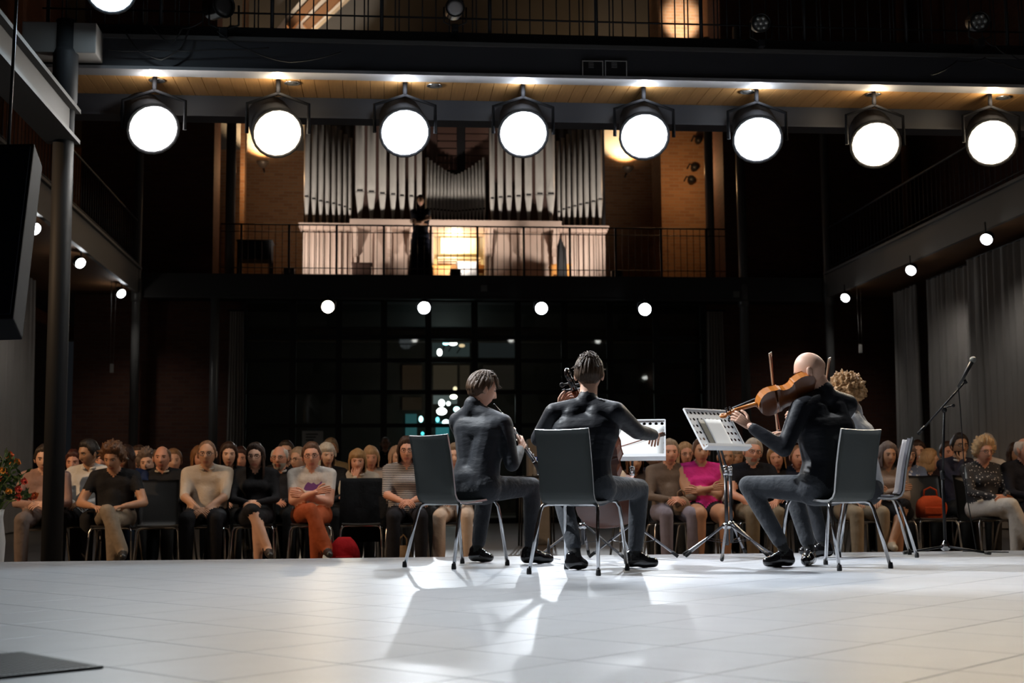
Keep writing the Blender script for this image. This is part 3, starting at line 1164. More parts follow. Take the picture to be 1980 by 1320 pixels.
# the night outside: a dim yard wall, lit signs and lamps
k = MB()
k.box((-6, 45, FZ), (12, 45.3, 7))
struct('wall_yard', k, [mat('yard_wall', (0.10, 0.08, 0.06), 0.9)], 'dim building across the yard beyond the glass')
for n_, (x0, y0, x1, y1, col, st) in enumerate(((838, 706, 884, 752, (.30, .22, .14), .16), (890, 706, 908, 752, (.3, .22, .14), .12),
                                                (778, 706, 816, 752, (.3, .18, .1), .08), (935, 706, 994, 752, (.2, .16, .12), .08),
                                                (778, 768, 816, 792, (.3, .2, .12), .07), (838, 764, 884, 780, (.6, .7, .65), .25),
                                                (836, 662, 908, 688, (.35, .45, .43), .12), (926, 662, 996, 690, (.35, .40, .40), .05),
                                                (843, 815, 868, 845, (.1, .6, .65), .45), (784, 800, 806, 842, (.1, .35, .36), .35))):
    a, b = P(x0, y1, Y=44.8), P(x1, y0, Y=44.8)
    k = MB()
    k.box((a[0], 44.8, a[2]), (b[0], 45.0, b[2]))
    o = k.build('lit_window', [emis('lit_window_%d' % n_, col, st)])
    tag(o, ('dim brown window across the yard, wide and below the top panes', 'narrow brown window right of the wide one across the yard', 'brown window left of the door across the yard',
            'faint grey-brown window right of the door across the yard', 'small low brown window at the left across the yard', 'pale green-white window behind the clarinet player',
            'long pale window behind the top panes', 'faint grey window at the top right across the yard', 'teal lit doorway across the yard', 'dark teal pane low at the left across the yard')[n_], 'window')
for n_, (x, y, rx, ry, col, st, lab) in enumerate(((850, 681, 5, 7, (1, 1, .95), 14, 'tall white lamp in the upper pane'), (876, 664, 8, 4, (1, .97, .9), 14, 'wide white lamp at the top of the pane'),
                                                   (862, 664, 6, 3.2, (.45, .95, .95), 7, 'small cyan lamp at the top of the pane'), (893, 668, 6, 3.5, (1, .7, .4), 1.6, 'dim orange lamp right of the white ones'),
                                                   (880, 751, 4, 4, (1, .8, .5), 2.5, 'small yellow lamp above the clarinet player'), (877, 767, 7, 4.5, (1, .95, .75), 14, 'yellow-white lamp left of the clarinet player'),
                                                   (854, 779, 6, 7, (.95, 1, .95), 14, 'round white lamp in the lower pane'), (867, 780, 4, 4, (.9, 1, .9), 12, 'little white lamp beside the round one'),
                                                   (854, 795, 10, 7, (1, .99, .93), 16, 'broad white lamp low in the pane'), (883, 791, 6, 5, (.55, 1, .98), 12, 'cyan-white lamp next to the shoulder of the clarinet player'),
                                                   (862, 817, 7, 6, (.7, 1, 1), 12, 'cyan lamp just above the chair back'), (846, 811, 3.5, 5, (.2, .8, .9), 5, 'slim blue lamp left of the cyan one'),
                                                   (814, 810, 4, 6, (.5, 1, 1), 8, 'cyan lamp left of the door post'), (817, 838, 3, 3.5, (.1, .8, .85), 4, 'small teal lamp low beside the door post'))):
    p = P(x, y, Y=42)
    t_ = thing('yard_lamp', lab + ' of the glass front', 'lamp', tuple(p), 0, 'lamps beyond the glass')
    k = MB()
    k.ell((0, 0, 0), (rx * 42 / F, .06, ry * 42 / F), 14, 8)
    k.build('globe', [emis('yard_lamp_%d' % n_, col, st)], t_)
    k = MB()
    k.tube([(0, .05, 0), (0, 3.0, .05)], .02, 6)
    k.build('bracket', [BLACKMETAL], t_)
# small ceiling lamps high in the choir behind the camera, mirrored in the glass
for n_, (x, y) in enumerate(((802, 658), (988, 658), (1156, 660), (607, 743), (672, 741), (1030, 740), (1247, 730), (1288, 711))):
    v = P(x, y, Y=2 * FY + 3.0)
    t_ = thing('choir_lamp', 'choir lamp mirrored as %s bright dot in the dark glass' % ('first', 'second', 'third', 'fourth', 'fifth', 'sixth', 'seventh', 'eighth')[n_], 'lamp', (v[0], -3.0, v[2]), 0, 'choir lamps')
    k = MB()
    k.ell((0, 0, 0), (.13, .13, .09), 12, 8)
    k.build('globe', [emis('choir_globe', (1, .97, .9), 8)], t_)
    k = MB()
    k.lathe([(.03, 0), (.12, .10), (.02, .2)], 10)
    k.build('cap', [BLACKMETAL], t_)
# notice on the glass
a, b = P(584, 868, Y=FY - .06), P(625, 833, Y=FY - .06)
nt_ = thing('paper_notice', 'white paper notice taped to the dark glass front', 'notice', (a[0], FY - .06, a[2]))
k = MB()
k.box((0, 0, 0), (b[0] - a[0], .010, b[2] - a[2]))
k.build('sheet', [mat('paper_white_dim', (0.45, 0.45, 0.43), 0.8)], nt_)
for q_ in range(3):
    k = MB()
    k.box((.08, -.004, (b[2] - a[2]) * (.78 - q_ * .16)), ((b[0] - a[0]) * (.75 - .1 * q_), 0, (b[2] - a[2]) * (.86 - q_ * .16)))
    k.build('line', [mat('ink_grey', (0.08, 0.08, 0.08), 0.8)], nt_)

# ================================================================== CURTAINS
CUR = mat('pale_grey_curtain', (0.36, 0.34, 0.32), 0.9, var=0.15, vscale=1.5)


def curtain(p0, p1, z0, z1, label, waves, amp=.10, m=CUR, pinch=0.0, nu=120, nv=10):
    p0, p1 = np.array(p0, float), np.array(p1, float)
    d = p1 - p0
    nrm = np.array([-d[1], d[0], 0]) / np.linalg.norm(d[:2])

    def fn(u, v):
        k = 1 - pinch * math.sin(PI * min(1, max(0, (1 - v) * 1.2))) * .5
        uu = .5 + (u - .5) * (1 - pinch * (1 - (1 - v)) * .6)
        a = amp * (0.6 + .4 * (1 - v)) * (math.sin(2 * PI * waves * u + .8 * math.sin(5 * u)) + .4 * math.sin(2 * PI * waves * 2.3 * u + 1 + v))
        q = p0 + d * uu + nrm * a * k
        return (q[0], q[1], z0 + (z1 - z0) * v)
    t_ = thing('curtain', label, 'curtain', (0, 0, 0))
    b = MB()
    b.grid(fn, nu, nv)
    b.build('cloth', [m], t_)
    b = MB()
    b.tube([tuple(p0 + np.array([0, 0, z1 + .02])), tuple(p1 + np.array([0, 0, z1 + .02]))], .02)
    b.build('track', [BLACKMETAL], t_)
    return t_


curtain((-6.9, 20.5, 0), (-6.9, 27.7, 0), FZ + .03, 4.66, 'pale grey pleated curtain hanging under the left gallery', 26, nu=220)
curtain((11.0, 28.7, 0), (11.0, 27.4, 0), FZ + .03, 4.66, 'narrow grey curtain panel farthest back under the right gallery', 6, nu=60)
curtain((11.0, 26.9, 0), (11.0, 24.5, 0), FZ + .03, 4.66, 'middle grey curtain panel under the right gallery', 10, nu=100)
curtain((10.8, 24.5, 0), (10.8, 18.5, 0), FZ + .03, 4.66, 'nearest grey curtain panel at the right edge', 22, nu=200)
a, b = P(436, 800, Y=30.6), P(474, 800, Y=30.6)
curtain((a[0], 30.6, 0), (b[0], 30.6, 0), FZ + .03, P(455, 602, Y=30.6)[2], 'bunched grey drape beside the glass front at left', 6, .05, pinch=.5, nu=60)
a, b = P(1364, 800, Y=30.6), P(1408, 800, Y=30.6)
curtain((a[0], 30.6, 0), (b[0], 30.6, 0), FZ + .03, P(1385, 602, Y=30.6)[2], 'bunched grey drape beside the glass front at right', 6, .05, pinch=.5, nu=60)
# control boxes hanging on cords
for (x, y, s_) in ((216, 712, 'left'), (1664, 674, 'right')):
    Yb = 28.5
    p = P(x, y, Y=Yb)
    t_ = thing('hanging_control', 'small pale control box hanging on two cords at the %s' % s_, 'control box', tuple(p))
    k = MB()
    k.bbox((-.035, -.02, -.09), (.035, .02, .09), .008)
    k.build('box', [mat('control_pale', (0.35, 0.34, 0.32), 0.6)], t_)
    for e in (-.03, .03):
        k = MB()
        k.tube([(e, 0, .09), (e * 1.5, 0, SLAB0 + .06 - p[2])], .006, 5)
        k.build('cord', [mat('control_cord', (0.12, 0.11, 0.1), 0.7)], t_)

# ================================================================== STAGE LAMPS


def stage_lamp(px, py, Y, r, col, power, target, angle, label, hang, glow=60.0, rad=.06, group='stage lamps under the bridge', blend=.5):
    p = P(px, py, Y=Y)
    t_ = thing('stage_lamp', label, 'stage lamp', tuple(p), 0, group)
    d = Vector(target) - Vector(p)
    q = Vector((0, 0, 1)).rotation_difference(d.normalized())
    M4 = q.to_matrix().to_4x4()
    k = MB()
    k.lathe([(r * .5, -r * 2.6), (r * .95, -r * 2.2), (r * 1.08, -r * .4), (r * 1.12, r * .0), (r * 1.0, r * .0), (r * .98, -r * .1)], 20, M=M4)
    k.build('can', [mat('matt_black_lamp_body', (.005, .005, .006), .9, spec=.1)], t_)
    k = MB()
    k.lathe([(r * .99, -r * .06), (r * .9, r * .12), (r * .6, r * .28), (r * .25, r * .34), (0.001, r * .35)], 20, M=M4)
    nm = 'lamp_glow_%d_%d_%d_%d' % (int(col[0] * 100), int(col[1] * 100), int(col[2] * 100), int(glow))
    k.build('lens', [emis(nm, col, glow)], t_)
    k = MB()
    w_ = r * 1.3
    k.tube([(-w_, 0, 0), (-w_, 0, hang * .55), (0, 0, hang * .75), (w_, 0, hang * .55), (w_, 0, 0)], r * .08, 6)
    k.build('yoke', [mat('matt_black_lamp_body', (.005, .005, .006), .9, spec=.1)], t_)
    k = MB()
    k.tube([(0, 0, hang * .75), (0, 0, hang)], r * .1, 6)
    k.build('hook', [mat('matt_black_lamp_body', (.005, .005, .006), .9, spec=.1)], t_)
    s = np.array(p) + np.array(d.normalized()) * (r * .45 + .02)
    spot('stage_lamp_beam', tuple(s), target, power, col, angle, blend, rad)
    return t_


WHT, COOL, WARM = (1.0, 0.97, 0.93), (0.88, 0.94, 1.0), (1.0, 0.82, 0.58)
UP = [(297, 250, WHT, (.5, 7.0, 0)), (537, 258, WARM, (0.7, 7.0, 0)), (783, 257, COOL, (.7, 7.0, .2)), (1012, 259, COOL, (1.1, 7.4, .3)),
      (1246, 264, COOL, (1.9, 7.6, .3)), (1465, 270, COOL, (2.6, 7.4, .2)), (1693, 280, WARM, (3.2, 6.8, 0)), (1918, 276, WARM, (3.4, 6.2, 0))]
ORD = ('first', 'second', 'third', 'fourth', 'fifth', 'sixth', 'seventh', 'eighth')
for i, (x, y, c_, tg) in enumerate(UP):
    nm = 'warm' if c_ is WARM else ('white' if c_ is WHT else 'cool white')
    stage_lamp(x, y, 12.5, .215, c_, 40 if i < 2 else 85, tg, 58, 'glaring %s stage lamp, %s from the left under the bridge' % (nm, ORD[i]),
               lipz - P(x, y, Y=12.5)[2])
    q_ = P(x, y, Y=12.5)
    point('added_soffit_fill', (q_[0], 12.41, lipz - .09), 5.5, c_, .03)  # added point light to brighten the soffit and lip above the lamp
LOWER = [(634, 593, WARM, (.0, 7.0, .3), 160), (820, 595, COOL, (.9, 7.6, .5), 420), (1047, 596, COOL, (1.7, 7.8, .5), 420), (1247, 598, COOL, (2.6, 7.6, .4), 300)]
for i, (x, y, c_, tg, pw_) in enumerate(LOWER):
    nm = 'warm' if c_ is WARM else 'cool white'
    stage_lamp(x, y, 29.8, .13, c_, pw_, tg, 24, 'small %s stage lamp, %s from the left under the organ gallery' % (nm, ORD[i]), ogb - P(x, y, Y=29.8)[2],
               rad=.05, group='stage lamps under the organ gallery')
stage_lamp(215, -16, 11.6, .19, (.70, .88, 1.0), 300, (-1, 7, 0), 60, 'bluish stage lamp cut by the top edge at upper left', .5, 30, group='lamps on the bridge rail')
# small spots under the side galleries
SIDE = [(68, 443, -5.35, (-6.7, 24, 1.5), 60), (156, 509, -5.35, (-6.5, 27, 1.5), 60), (235, 568, -5.35, (CL[0], 29.8, 2.0), 60),
        (1907, 463, 9.75, (10.9, 22.5, 1.5), 80), (1761, 523, 9.75, (10.9, 26.5, 1.5), 80), (1634, 576, 9.75, (CR[0], 29.8, 2.0), 60)]
for i, (x, y, X, tg, pw_) in enumerate(SIDE):
    p = P(x, y, X=X)
    w_ = ('nearest', 'middle', 'farthest')[i % 3] + (' under the left gallery' if i < 3 else ' under the right gallery')
    t_ = thing('track_spot', 'small bright track spotlight, %s' % w_, 'spotlight', tuple(p), 0, 'track spots under the side galleries')
    d = Vector(((.9 if i < 3 else -.9), -1.0, -.75)).normalized()
    q = Vector((0, 0, 1)).rotation_difference(d).to_matrix().to_4x4()
    k = MB()
    k.lathe([(.05, -.2), (.09, -.16), (.105, 0), (.095, 0), (.09, -.02)], 16, M=q)
    k.build('can', [BLACKMETAL], t_)
    k = MB()
    k.lathe([(.094, -.01), (.07, .015), (.03, .025), (.001, .027)], 16, M=q)
    k.build('lens', [emis('track_glow', (.93, .97, 1.0), 26)], t_)
    k = MB()
    k.tube([(0, 0, .05), (0, .02, SLAB0 + .06 - p[2])], .012)
    k.build('stem', [BLACKMETAL], t_)
    point('added_side_soffit_fill', (p[0] + (-.12 if i < 3 else .12), p[1] + .1, SLAB0 - .22), 2.2, (1, .95, .88), .04)  # added point light to brighten the gallery underside near the spot
    spot('track_spot_beam', tuple(p + np.array([0, 0, -.04])), tg, pw_, (1, .95, .88), 100, .8, .05)

# spotlights clamped to the bridge railing


def par(px, py, Y, r, facing, label, face, leds=False):
    p = P(px, py, Y=Y)
    t_ = thing('spotlight', label, 'spotlight', tuple(p))
    q = Vector((0, 0, 1)).rotation_difference(Vector(facing).normalized()).to_matrix().to_4x4()
    k = MB()
    k.lathe([(r * .6, -r * 2.3), (r * .98, -r * 1.9), (r * 1.0, -r * .1), (r * 1.06, 0), (r * .93, 0), (r * .92, -r * .12)], 20, M=q)
    k.build('can', [mat('spot_black_gloss', (0.014, 0.014, 0.016), 0.35)], t_)
    k = MB()
    k.lathe([(r * .92, -r * .08), (r * .5, -r * .04), (.001, -r * .03)], 20, M=q)
    k.build('face', [face], t_)
    if leds:
        for i in range(7):
            a = 2 * PI * i / 6
            rr_ = 0 if i == 6 else r * .58
            k = MB()
            k.ell((rr_ * math.cos(a), rr_ * math.sin(a), -r * .02), (r * .24, r * .24, r * .1), 10, 6)
            me = k.mesh('led_lens', [mat('led_lens', (0.35, 0.37, 0.36), 0.15, 0.6)])
            me.transform(q)
            put('led_lens', me, t_)
    k = MB()
    k.tube([(-r * 1.2, 0, 0), (-r * 1.2, .02, -r * 1.6), (0, .05, -r * 2.0), (r * 1.2, .02, -r * 1.6), (r * 1.2, 0, 0)], r * .09, 6)
    k.build('yoke', [BLACKMETAL], t_)
    k = MB()
    k.bbox((-r * .35, -.02, -r * 2.7), (r * .35, .1, -r * 1.9), .008)
    k.build('clamp', [BLACKMETAL], t_)
    return t_


par(433, 10, 12.25, .11, (.75, -1, -.15), 'black spotlight clamped to the rail at upper left', mat('par_dark_face', (0.05, 0.05, 0.05), 0.3))
par(880, 14, 12.25, .085, (.05, -1, -.1), 'spotlight with a pale round face on the rail near the middle', mat('par_pale_face', (0.62, 0.60, 0.60), 0.5))
par(1472, 44, 12.2, .085, (-.1, -1, -.3), 'spotlight with a cluster of lenses on the rail right of centre', mat('par_led_face', (0.10, 0.10, 0.10), 0.4), True)
par(1895, 41, 12.2, .09, (-.1, -1, -.3), 'spotlight with a cluster of lenses on the rail at far right', mat('par_led_face', (0.10, 0.10, 0.10), 0.4), True)
# ================================================================== PEOPLE TOOLKIT
def vn(a):
    a = np.array(a, float)
    return a / (np.linalg.norm(a) + 1e-12)


def ik(a, t, l1, l2, pole):
    """elbow or knee between root a and target t; returns (joint, end)"""
    a, t = np.array(a, float), np.array(t, float)
    d = t - a
    L = np.linalg.norm(d)
    if L > (l1 + l2) * .995:
        t = a + d / L * (l1 + l2) * .995
        d = t - a
        L = np.linalg.norm(d)
    u = d / L
    x = (l1 * l1 - l2 * l2 + L * L) / (2 * L)
    h = math.sqrt(max(l1 * l1 - x * x, 0))
    p = np.array(pole, float)
    p = p - u * (p @ u)
    p = vn(p)
    return a + u * x + p * h, t


def capsule_mesh(mb, a, b, ra, rb, n=12, m=4, mi=0):
    """closed rounded limb between two joints with its own radius at each end"""
    a, b = np.array(a, float), np.array(b, float)
    t = b - a
    L = np.linalg.norm(t)
    t = t / (L + 1e-9) if L > 1e-6 else np.array([0, 0, 1.0])
    pts, rad = [], []
    for i in range(m):
        th = PI / 2 * (1 - i / m)
        pts.append(a - t * ra * math.sin(th))
        rad.append(max(ra * math.cos(th), 1e-4))
    pts.append(a)
    rad.append(ra)
    pts.append(b)
    rad.append(rb)
    for i in range(1, m + 1):
        th = PI / 2 * i / m
        pts.append(b + t * rb * math.sin(th))
        rad.append(max(rb * math.cos(th), 1e-4))
    mb.tube(pts, rad, n, mi, True, True)


def cap_sdf(p, caps):
    """nearest limb for each point"""
    best = np.full(len(p), 1e9)
    idx = np.zeros(len(p), int)
    for k, (a, b, ra, rb, reg) in enumerate(caps):
        a, b = np.array(a, float), np.array(b, float)
        ab = b - a
        t = np.clip(((p - a) @ ab) / (ab @ ab + 1e-9), 0, 1)
        d = np.linalg.norm(p - (a + t[:, None] * ab), axis=1) - (ra + (rb - ra) * t)
        s = d < best
        best[s] = d[s]
        idx[s] = k
    return idx


def flesh(caps, voxel, smooth=6):
    """grow one continuous skin over the limbs"""
    mb = MB()
    for (a, b, ra, rb, reg) in caps:
        capsule_mesh(mb, a, b, ra, rb, 14, 4)
    me = mb.mesh('tmp_limbs', [])
    o = bpy.data.objects.new('tmp_limbs', me)
    COL.objects.link(o)
    r = o.modifiers.new('r', 'REMESH')
    r.mode = 'VOXEL'
    r.voxel_size = voxel
    s = o.modifiers.new('s', 'SMOOTH')
    s.factor = .5
    s.iterations = smooth
    dg = bpy.context.evaluated_depsgraph_get()
    ev = o.evaluated_get(dg)
    m2 = ev.to_mesh()
    nv, npol = len(m2.vertices), len(m2.polygons)
    v = np.empty(nv * 3)
    m2.vertices.foreach_get('co', v)
    v = v.reshape(-1, 3)
    lv = np.empty(len(m2.loops), int)
    m2.loops.foreach_get('vertex_index', lv)
    faces = lv.reshape(-1, 4)
    ev.to_mesh_clear()
    bpy.data.objects.remove(o)
    bpy.data.meshes.remove(me)
    return v, faces


def skin_faces(mb, v, faces, caps, slots):
    """body surface into the builder, each patch in the cloth of the limb it covers"""
    idx = cap_sdf(v[faces].mean(1), caps)
    reg = np.array([slots[c[4]] for c in caps])
    mb.v = v.tolist()
    mb.f = [tuple(f) for f in faces.tolist()]
    mb.m = reg[idx].tolist()
    mb.sm = [True] * len(mb.f)


def rot3(yaw=0, pitch=0, roll=0):
    """head turn: yaw to its left (+), pitch down (+), roll to its right (+)"""
    return np.array(Matrix.Rotation(yaw, 3, 'Z') @ Matrix.Rotation(-pitch, 3, 'X') @ Matrix.Rotation(roll, 3, 'Y'))


def head_grid(nu, nv, wid=1.0, long=1.0):
    """points of a human head, face to +y, as (nv+1, nu, 3)"""
    th = np.linspace(0, PI, nv + 1)[:, None]
    az = np.linspace(0, 2 * PI, nu, endpoint=False)[None, :]
    d = np.stack([np.sin(th) * np.sin(az), np.sin(th) * np.cos(az), np.cos(th) + 0 * az], -1)
    p = d * np.array([.077 * wid, .097, .118 * long])
    x, y, z = p[..., 0].copy(), p[..., 1].copy(), p[..., 2].copy()
    t = np.clip(-z / (.118 * long), 0, 1)
    x *= 1 - .30 * t ** 1.6
    y = np.where(y > 0, y * (1 - .10 * t), y * (1 - .42 * t))
    y = np.where((y < 0) & (z > -.02), y * 1.05, y)
    fr = np.clip(d[..., 1], 0, 1) ** .5
    nz = np.where(z > -.030, np.clip((.028 - z) / .058, 0, 1), np.exp(-((z + .030) / .008) ** 2))
    y += fr * .027 * np.exp(-(x / .0125) ** 2) * nz
    y -= fr * .013 * np.exp(-((np.abs(x) - .032) / .017) ** 2 - ((z - .012) / .014) ** 2)
    y += fr * .005 * np.exp(-((z - .034) / .011) ** 2) * np.exp(-(x / .05) ** 2)
    y += fr * .006 * np.exp(-(x / .022) ** 2) * (np.exp(-((z + .058) / .006) ** 2) + np.exp(-((z + .071) / .007) ** 2))
    y += fr * .010 * np.exp(-(x / .022) ** 2 - ((z + .1) / .016) ** 2)
    return d, np.stack([x, y, z], -1)


def grid_faces(nu, nv, keep=None):
    fs = []
    for i in range(nv):
        for k in range(nu):
            q = (i * nu + k, (i + 1) * nu + k, (i + 1) * nu + (k + 1) % nu, i * nu + (k + 1) % nu)
            if keep is None or keep(q):
                fs.append(q)
    return fs


def nz3(d, seed, f):
    """cheap smooth noise over directions"""
    rs = np.random.RandomState(seed)
    out = 0
    for k in range(6):
        w = rs.randn(3) * f
        out = out + np.sin(d @ w + rs.rand() * 6.28)
    return out / 6


def hair_mesh(style, seed, nu=40, nv=32, wid=1.0, M=None, off=(0, 0, 0), s=1.0):
    """hair as its own mesh over the head"""
    mb = MB()
    d, p = head_grid(nu, nv, wid)
    az = np.abs(np.arctan2(d[..., 0], d[..., 1]))
    z = p[..., 2]
    A = np.radians([0, 35, 58, 72, 84, 100, 130, 180])
    line = {'short': [.078, .076, .062, .01, -.022, -.03, -.06, -.072],
            'thin': [.098, .094, .07, .01, -.02, -.03, -.06, -.07],
            'bald_ring': [.2, .2, .075, .02, -.015, -.03, -.06, -.07],
            'stubble': [.085, .082, .066, .0, -.02, -.03, -.06, -.075],
            'curly': [.070, .066, .05, .0, -.03, -.04, -.06, -.07],
            'bob': [.074, .07, .045, -.02, -.05, -.06, -.08, -.09],
            'fringe': [.042, .045, .035, -.02, -.05, -.06, -.08, -.09],
            'long': [.076, .07, .048, -.02, -.05, -.06, -.08, -.09],
            'bun': [.080, .076, .06, .01, -.02, -.03, -.06, -.075]}[style]
    thick = {'short': .016, 'thin': .009, 'bald_ring': .010, 'stubble': .0035, 'curly': .034, 'bob': .020, 'fringe': .021, 'long': .018, 'bun': .012}[style]
    zl = np.interp(az, A, line)
    e = np.clip((z - zl) / .028, 0, 1)
    e = e * e * (3 - 2 * e)
    if style == 'bald_ring':
        e = e * np.clip((.088 - z) / .02, 0, 1)
    n = nz3(d, seed, 5.0) * .35 + np.sin(np.arctan2(d[..., 0], d[..., 1]) * 23 + seed + z * 40) * .16
    if style == 'curly':
        n = nz3(d, seed, 16.0) * .9 + nz3(d, seed + 1, 30.0) * .5
    th = thick * e * (1 + n) * np.where(z > 0, 1 + z * 3.0, 1.0)
    q = p + d * th[..., None] + d * np.where(e > .02, .0015, -.004)[..., None]
    ef = e.reshape(-1)
    q = q.reshape(-1, 3)

    def tr(a):
        a = np.asarray(a, float) * s
        if M is not None:
            a = a @ np.asarray(M).T
        return a + np.asarray(off)
    mb.add(tr(q), grid_faces(nu, nv, lambda f: max(ef[i] for i in f) > .02), 0, True)
    if style in ('bob', 'fringe', 'long'):
        Ld = {'bob': .135, 'fringe': .11, 'long': .24}[style]
        a0 = math.radians(62)
        nU, nV = 34, 12
        for lay in (0, 1):
            vs_ = []
            for j in range(nV + 1):
                v = j / nV
                for i in range(nU + 1):
                    u = i / nU
                    a = a0 + (2 * PI - 2 * a0) * u
                    side = min(u, 1 - u) * 2
                    ln = Ld * (.82 + .18 * side) * (1 + .06 * math.sin(i * 2.1 + seed))
                    zz = .055 - (ln + .055) * v
                    grow = 1.10 + .10 * math.sin(v * PI * .8) - .03 * v + .03 * math.sin(i * 1.9 + seed) * v - lay * .10
                    bx, by = .080 * wid * grow, .100 * grow
                    vs_.append((bx * math.sin(a), by * math.cos(a) - .006 * v, zz))
            fs = [(j * (nU + 1) + i, j * (nU + 1) + i + 1, (j + 1) * (nU + 1) + i + 1, (j + 1) * (nU + 1) + i) for j in range(nV) for i in range(nU)]
            mb.add(tr(vs_), fs if lay == 0 else [f[::-1] for f in fs], 0, True)
    if style == 'bun':
        b = MB()
        b.ell((0, -.125, .03), (.038, .035, .036), 12, 8)
        mb.add(tr(b.v), b.f, 0, True)
    return mb


SKINS = {'fair': (0.62, 0.36, 0.25), 'ruddy': (0.60, 0.29, 0.19), 'tan': (0.46, 0.24, 0.14), 'olive': (0.40, 0.22, 0.13)}
for k_, c_ in list(SKINS.items()):
    mat('skin_' + k_, c_, 0.5, var=.08, vscale=20)
EYEW = mat('eye_white', (0.36, 0.33, 0.30), 0.35)
EYED = mat('eye_dark', (0.02, 0.015, 0.01), 0.2)


def hairmat(col):
    nm = 'hair_%d_%d_%d' % tuple(int(c * 255) for c in col)
    return mat(nm, col, 0.45, spec=.35, var=.35, vscale=60, stretch=(1, 1, .15), bump=.5, bscale=90)


def cloth(col, rough=.8, sheen=0.0):
    if not isinstance(col, tuple):
        return col
    nm = 'cloth_%d_%d_%d' % tuple(int(c * 999) for c in col)
    return mat(nm, col, rough, var=.18, vscale=9, bump=.6, bscale=13, sheen=sheen, spec=.15)


def add_head(mb, c, M, nu, nv, wid, slots, s=1.0, ears=True, eyes=True):
    """head with face into the body's mesh; slots: skin, lip, eyewhite, eyedark, brow"""
    d, p = head_grid(nu, nv, wid)
    q = p.reshape(-1, 3)
    fs = grid_faces(nu, nv)
    c = np.asarray(c)

    def tr(a):
        return (np.asarray(a, float) * s) @ np.asarray(M).T + c
    lipf, skf = [], []
    for f in fs:
        m = q[list(f)].mean(0)
        if m[1] > .05 and abs(m[0]) < .026 and -.078 < m[2] < -.053:
            lipf.append(f)
        else:
            skf.append(f)
    mb.add(tr(q), skf, slots[0], True)
    o = len(mb.v) - len(q)
    for f in lipf:
        mb.f.append(tuple(i + o for i in f))
        mb.m.append(slots[1])
        mb.sm.append(True)
    if ears:
        for sx in (-1, 1):
            b = MB()
            b.ell((sx * .084 * wid, -.010, -.004), (.011, .020, .034), 10, 8, M=Matrix.Rotation(.25, 3, 'X') @ Matrix.Rotation(-sx * .3, 3, 'Z'))
            b.ell((sx * .090 * wid, -.006, -.004), (.006, .011, .020), 8, 6)
            mb.add(tr(b.v), b.f, slots[0], True)
    if eyes:
        for sx in (-1, 1):
            b = MB()
            b.ell((sx * .0315, .079, .011), (.0115, .0085, .0045), 10, 6)
            mb.add(tr(b.v), b.f, slots[2], True)
            b = MB()
            b.ell((sx * .0315, .0845, .011), (.0062, .0042, .0050), 8, 6)
            mb.add(tr(b.v), b.f, slots[3], True)
            b = MB()
            capsule_mesh(b, (sx * .017, .093, .030), (sx * .047, .082, .031), .004, .003, 6, 2)
            mb.add(tr(b.v), b.f, slots[4], True)


def finger_chain(mb, base, dirs, lens, r0, r1, mi):
    p = np.array(base, float)
    n = len(lens)
    for k in range(n):
        q = p + vn(dirs[k]) * lens[k]
        ra = r0 + (r1 - r0) * k / n
        rb = r0 + (r1 - r0) * (k + 1) / n
        capsule_mesh(mb, p, q, ra, rb, 8, 3, mi)
        p = q


def hand_fingers(mb, wrist, d, nrm, mi, curl=.5, s=1.0, thumb=1):
    """palm and five bent fingers; d = pointing direction, nrm = out of the back of the hand"""
    d = vn(d)
    nrm = np.array(nrm, float)
    nrm = vn(nrm - d * (nrm @ d))
    lat = np.cross(d, nrm) * thumb
    w = np.array(wrist, float)
    for k, o in enumerate((-.024, -.008, .008, .024)):
        capsule_mesh(mb, w + lat * o * .6, w + d * .078 * s + lat * o, .013 * s, .011 * s, 8, 3, mi)
    for k, (o, L) in enumerate(((.026, .070), (.009, .080), (-.009, .074), (-.026, .058))):
        b = w + d * .080 * s + lat * o * s
        dd = []
        a = curl * (.35 + .1 * k)
        for seg in range(3):
            dd.append(d * math.cos(a) - nrm * math.sin(a) + lat * o * 1.5)
            a += curl * .75
        finger_chain(mb, b, dd, [L * s * .45, L * s * .32, L * s * .26], .0085 * s, .0065 * s, mi)
    b = w + d * .022 * s + lat * .024 * s
    finger_chain(mb, b, [d * .7 + lat * .75 - nrm * .2 * curl, d * .9 + lat * .35 - nrm * .4 * curl, d * 1.0 - nrm * .5 * curl],
                 [.034 * s, .03 * s, .025 * s], .0115 * s, .008 * s, mi)


def glasses(M, c, s, parent, m=None):
    mb = MB()

    def tr(a):
        return (np.asarray(a, float) * s) @ np.asarray(M).T + np.asarray(c)
    for sx in (-1, 1):
        pts = [tr((sx * .033 + .024 * math.cos(a), .098, .010 + .017 * math.sin(a))) for a in np.linspace(0, 2 * PI, 13)]
        mb.tube(pts, .0022 * s, 5)
        mb.tube([tr((sx * .057, .097, .014)), tr((sx * .079, .06, .014)), tr((sx * .082, -.005, .012))], .0018 * s, 5)
    mb.tube([tr((-.009, .1, .012)), tr((.009, .1, .012))], .002 * s, 5)
    return mb.build('glasses', [m or mat('dark_spectacle_frame', (0.02, 0.018, 0.016), 0.3)], parent)


# ================================================================== CHAIRS
SHELL_P = [(.225, .452), (.19, .462), (.10, .448), (0, .437), (-.10, .430), (-.155, .432), (-.185, .448), (-.203, .48), (-.214, .54), (-.235, .65), (-.262, .76), (-.290, .872)]


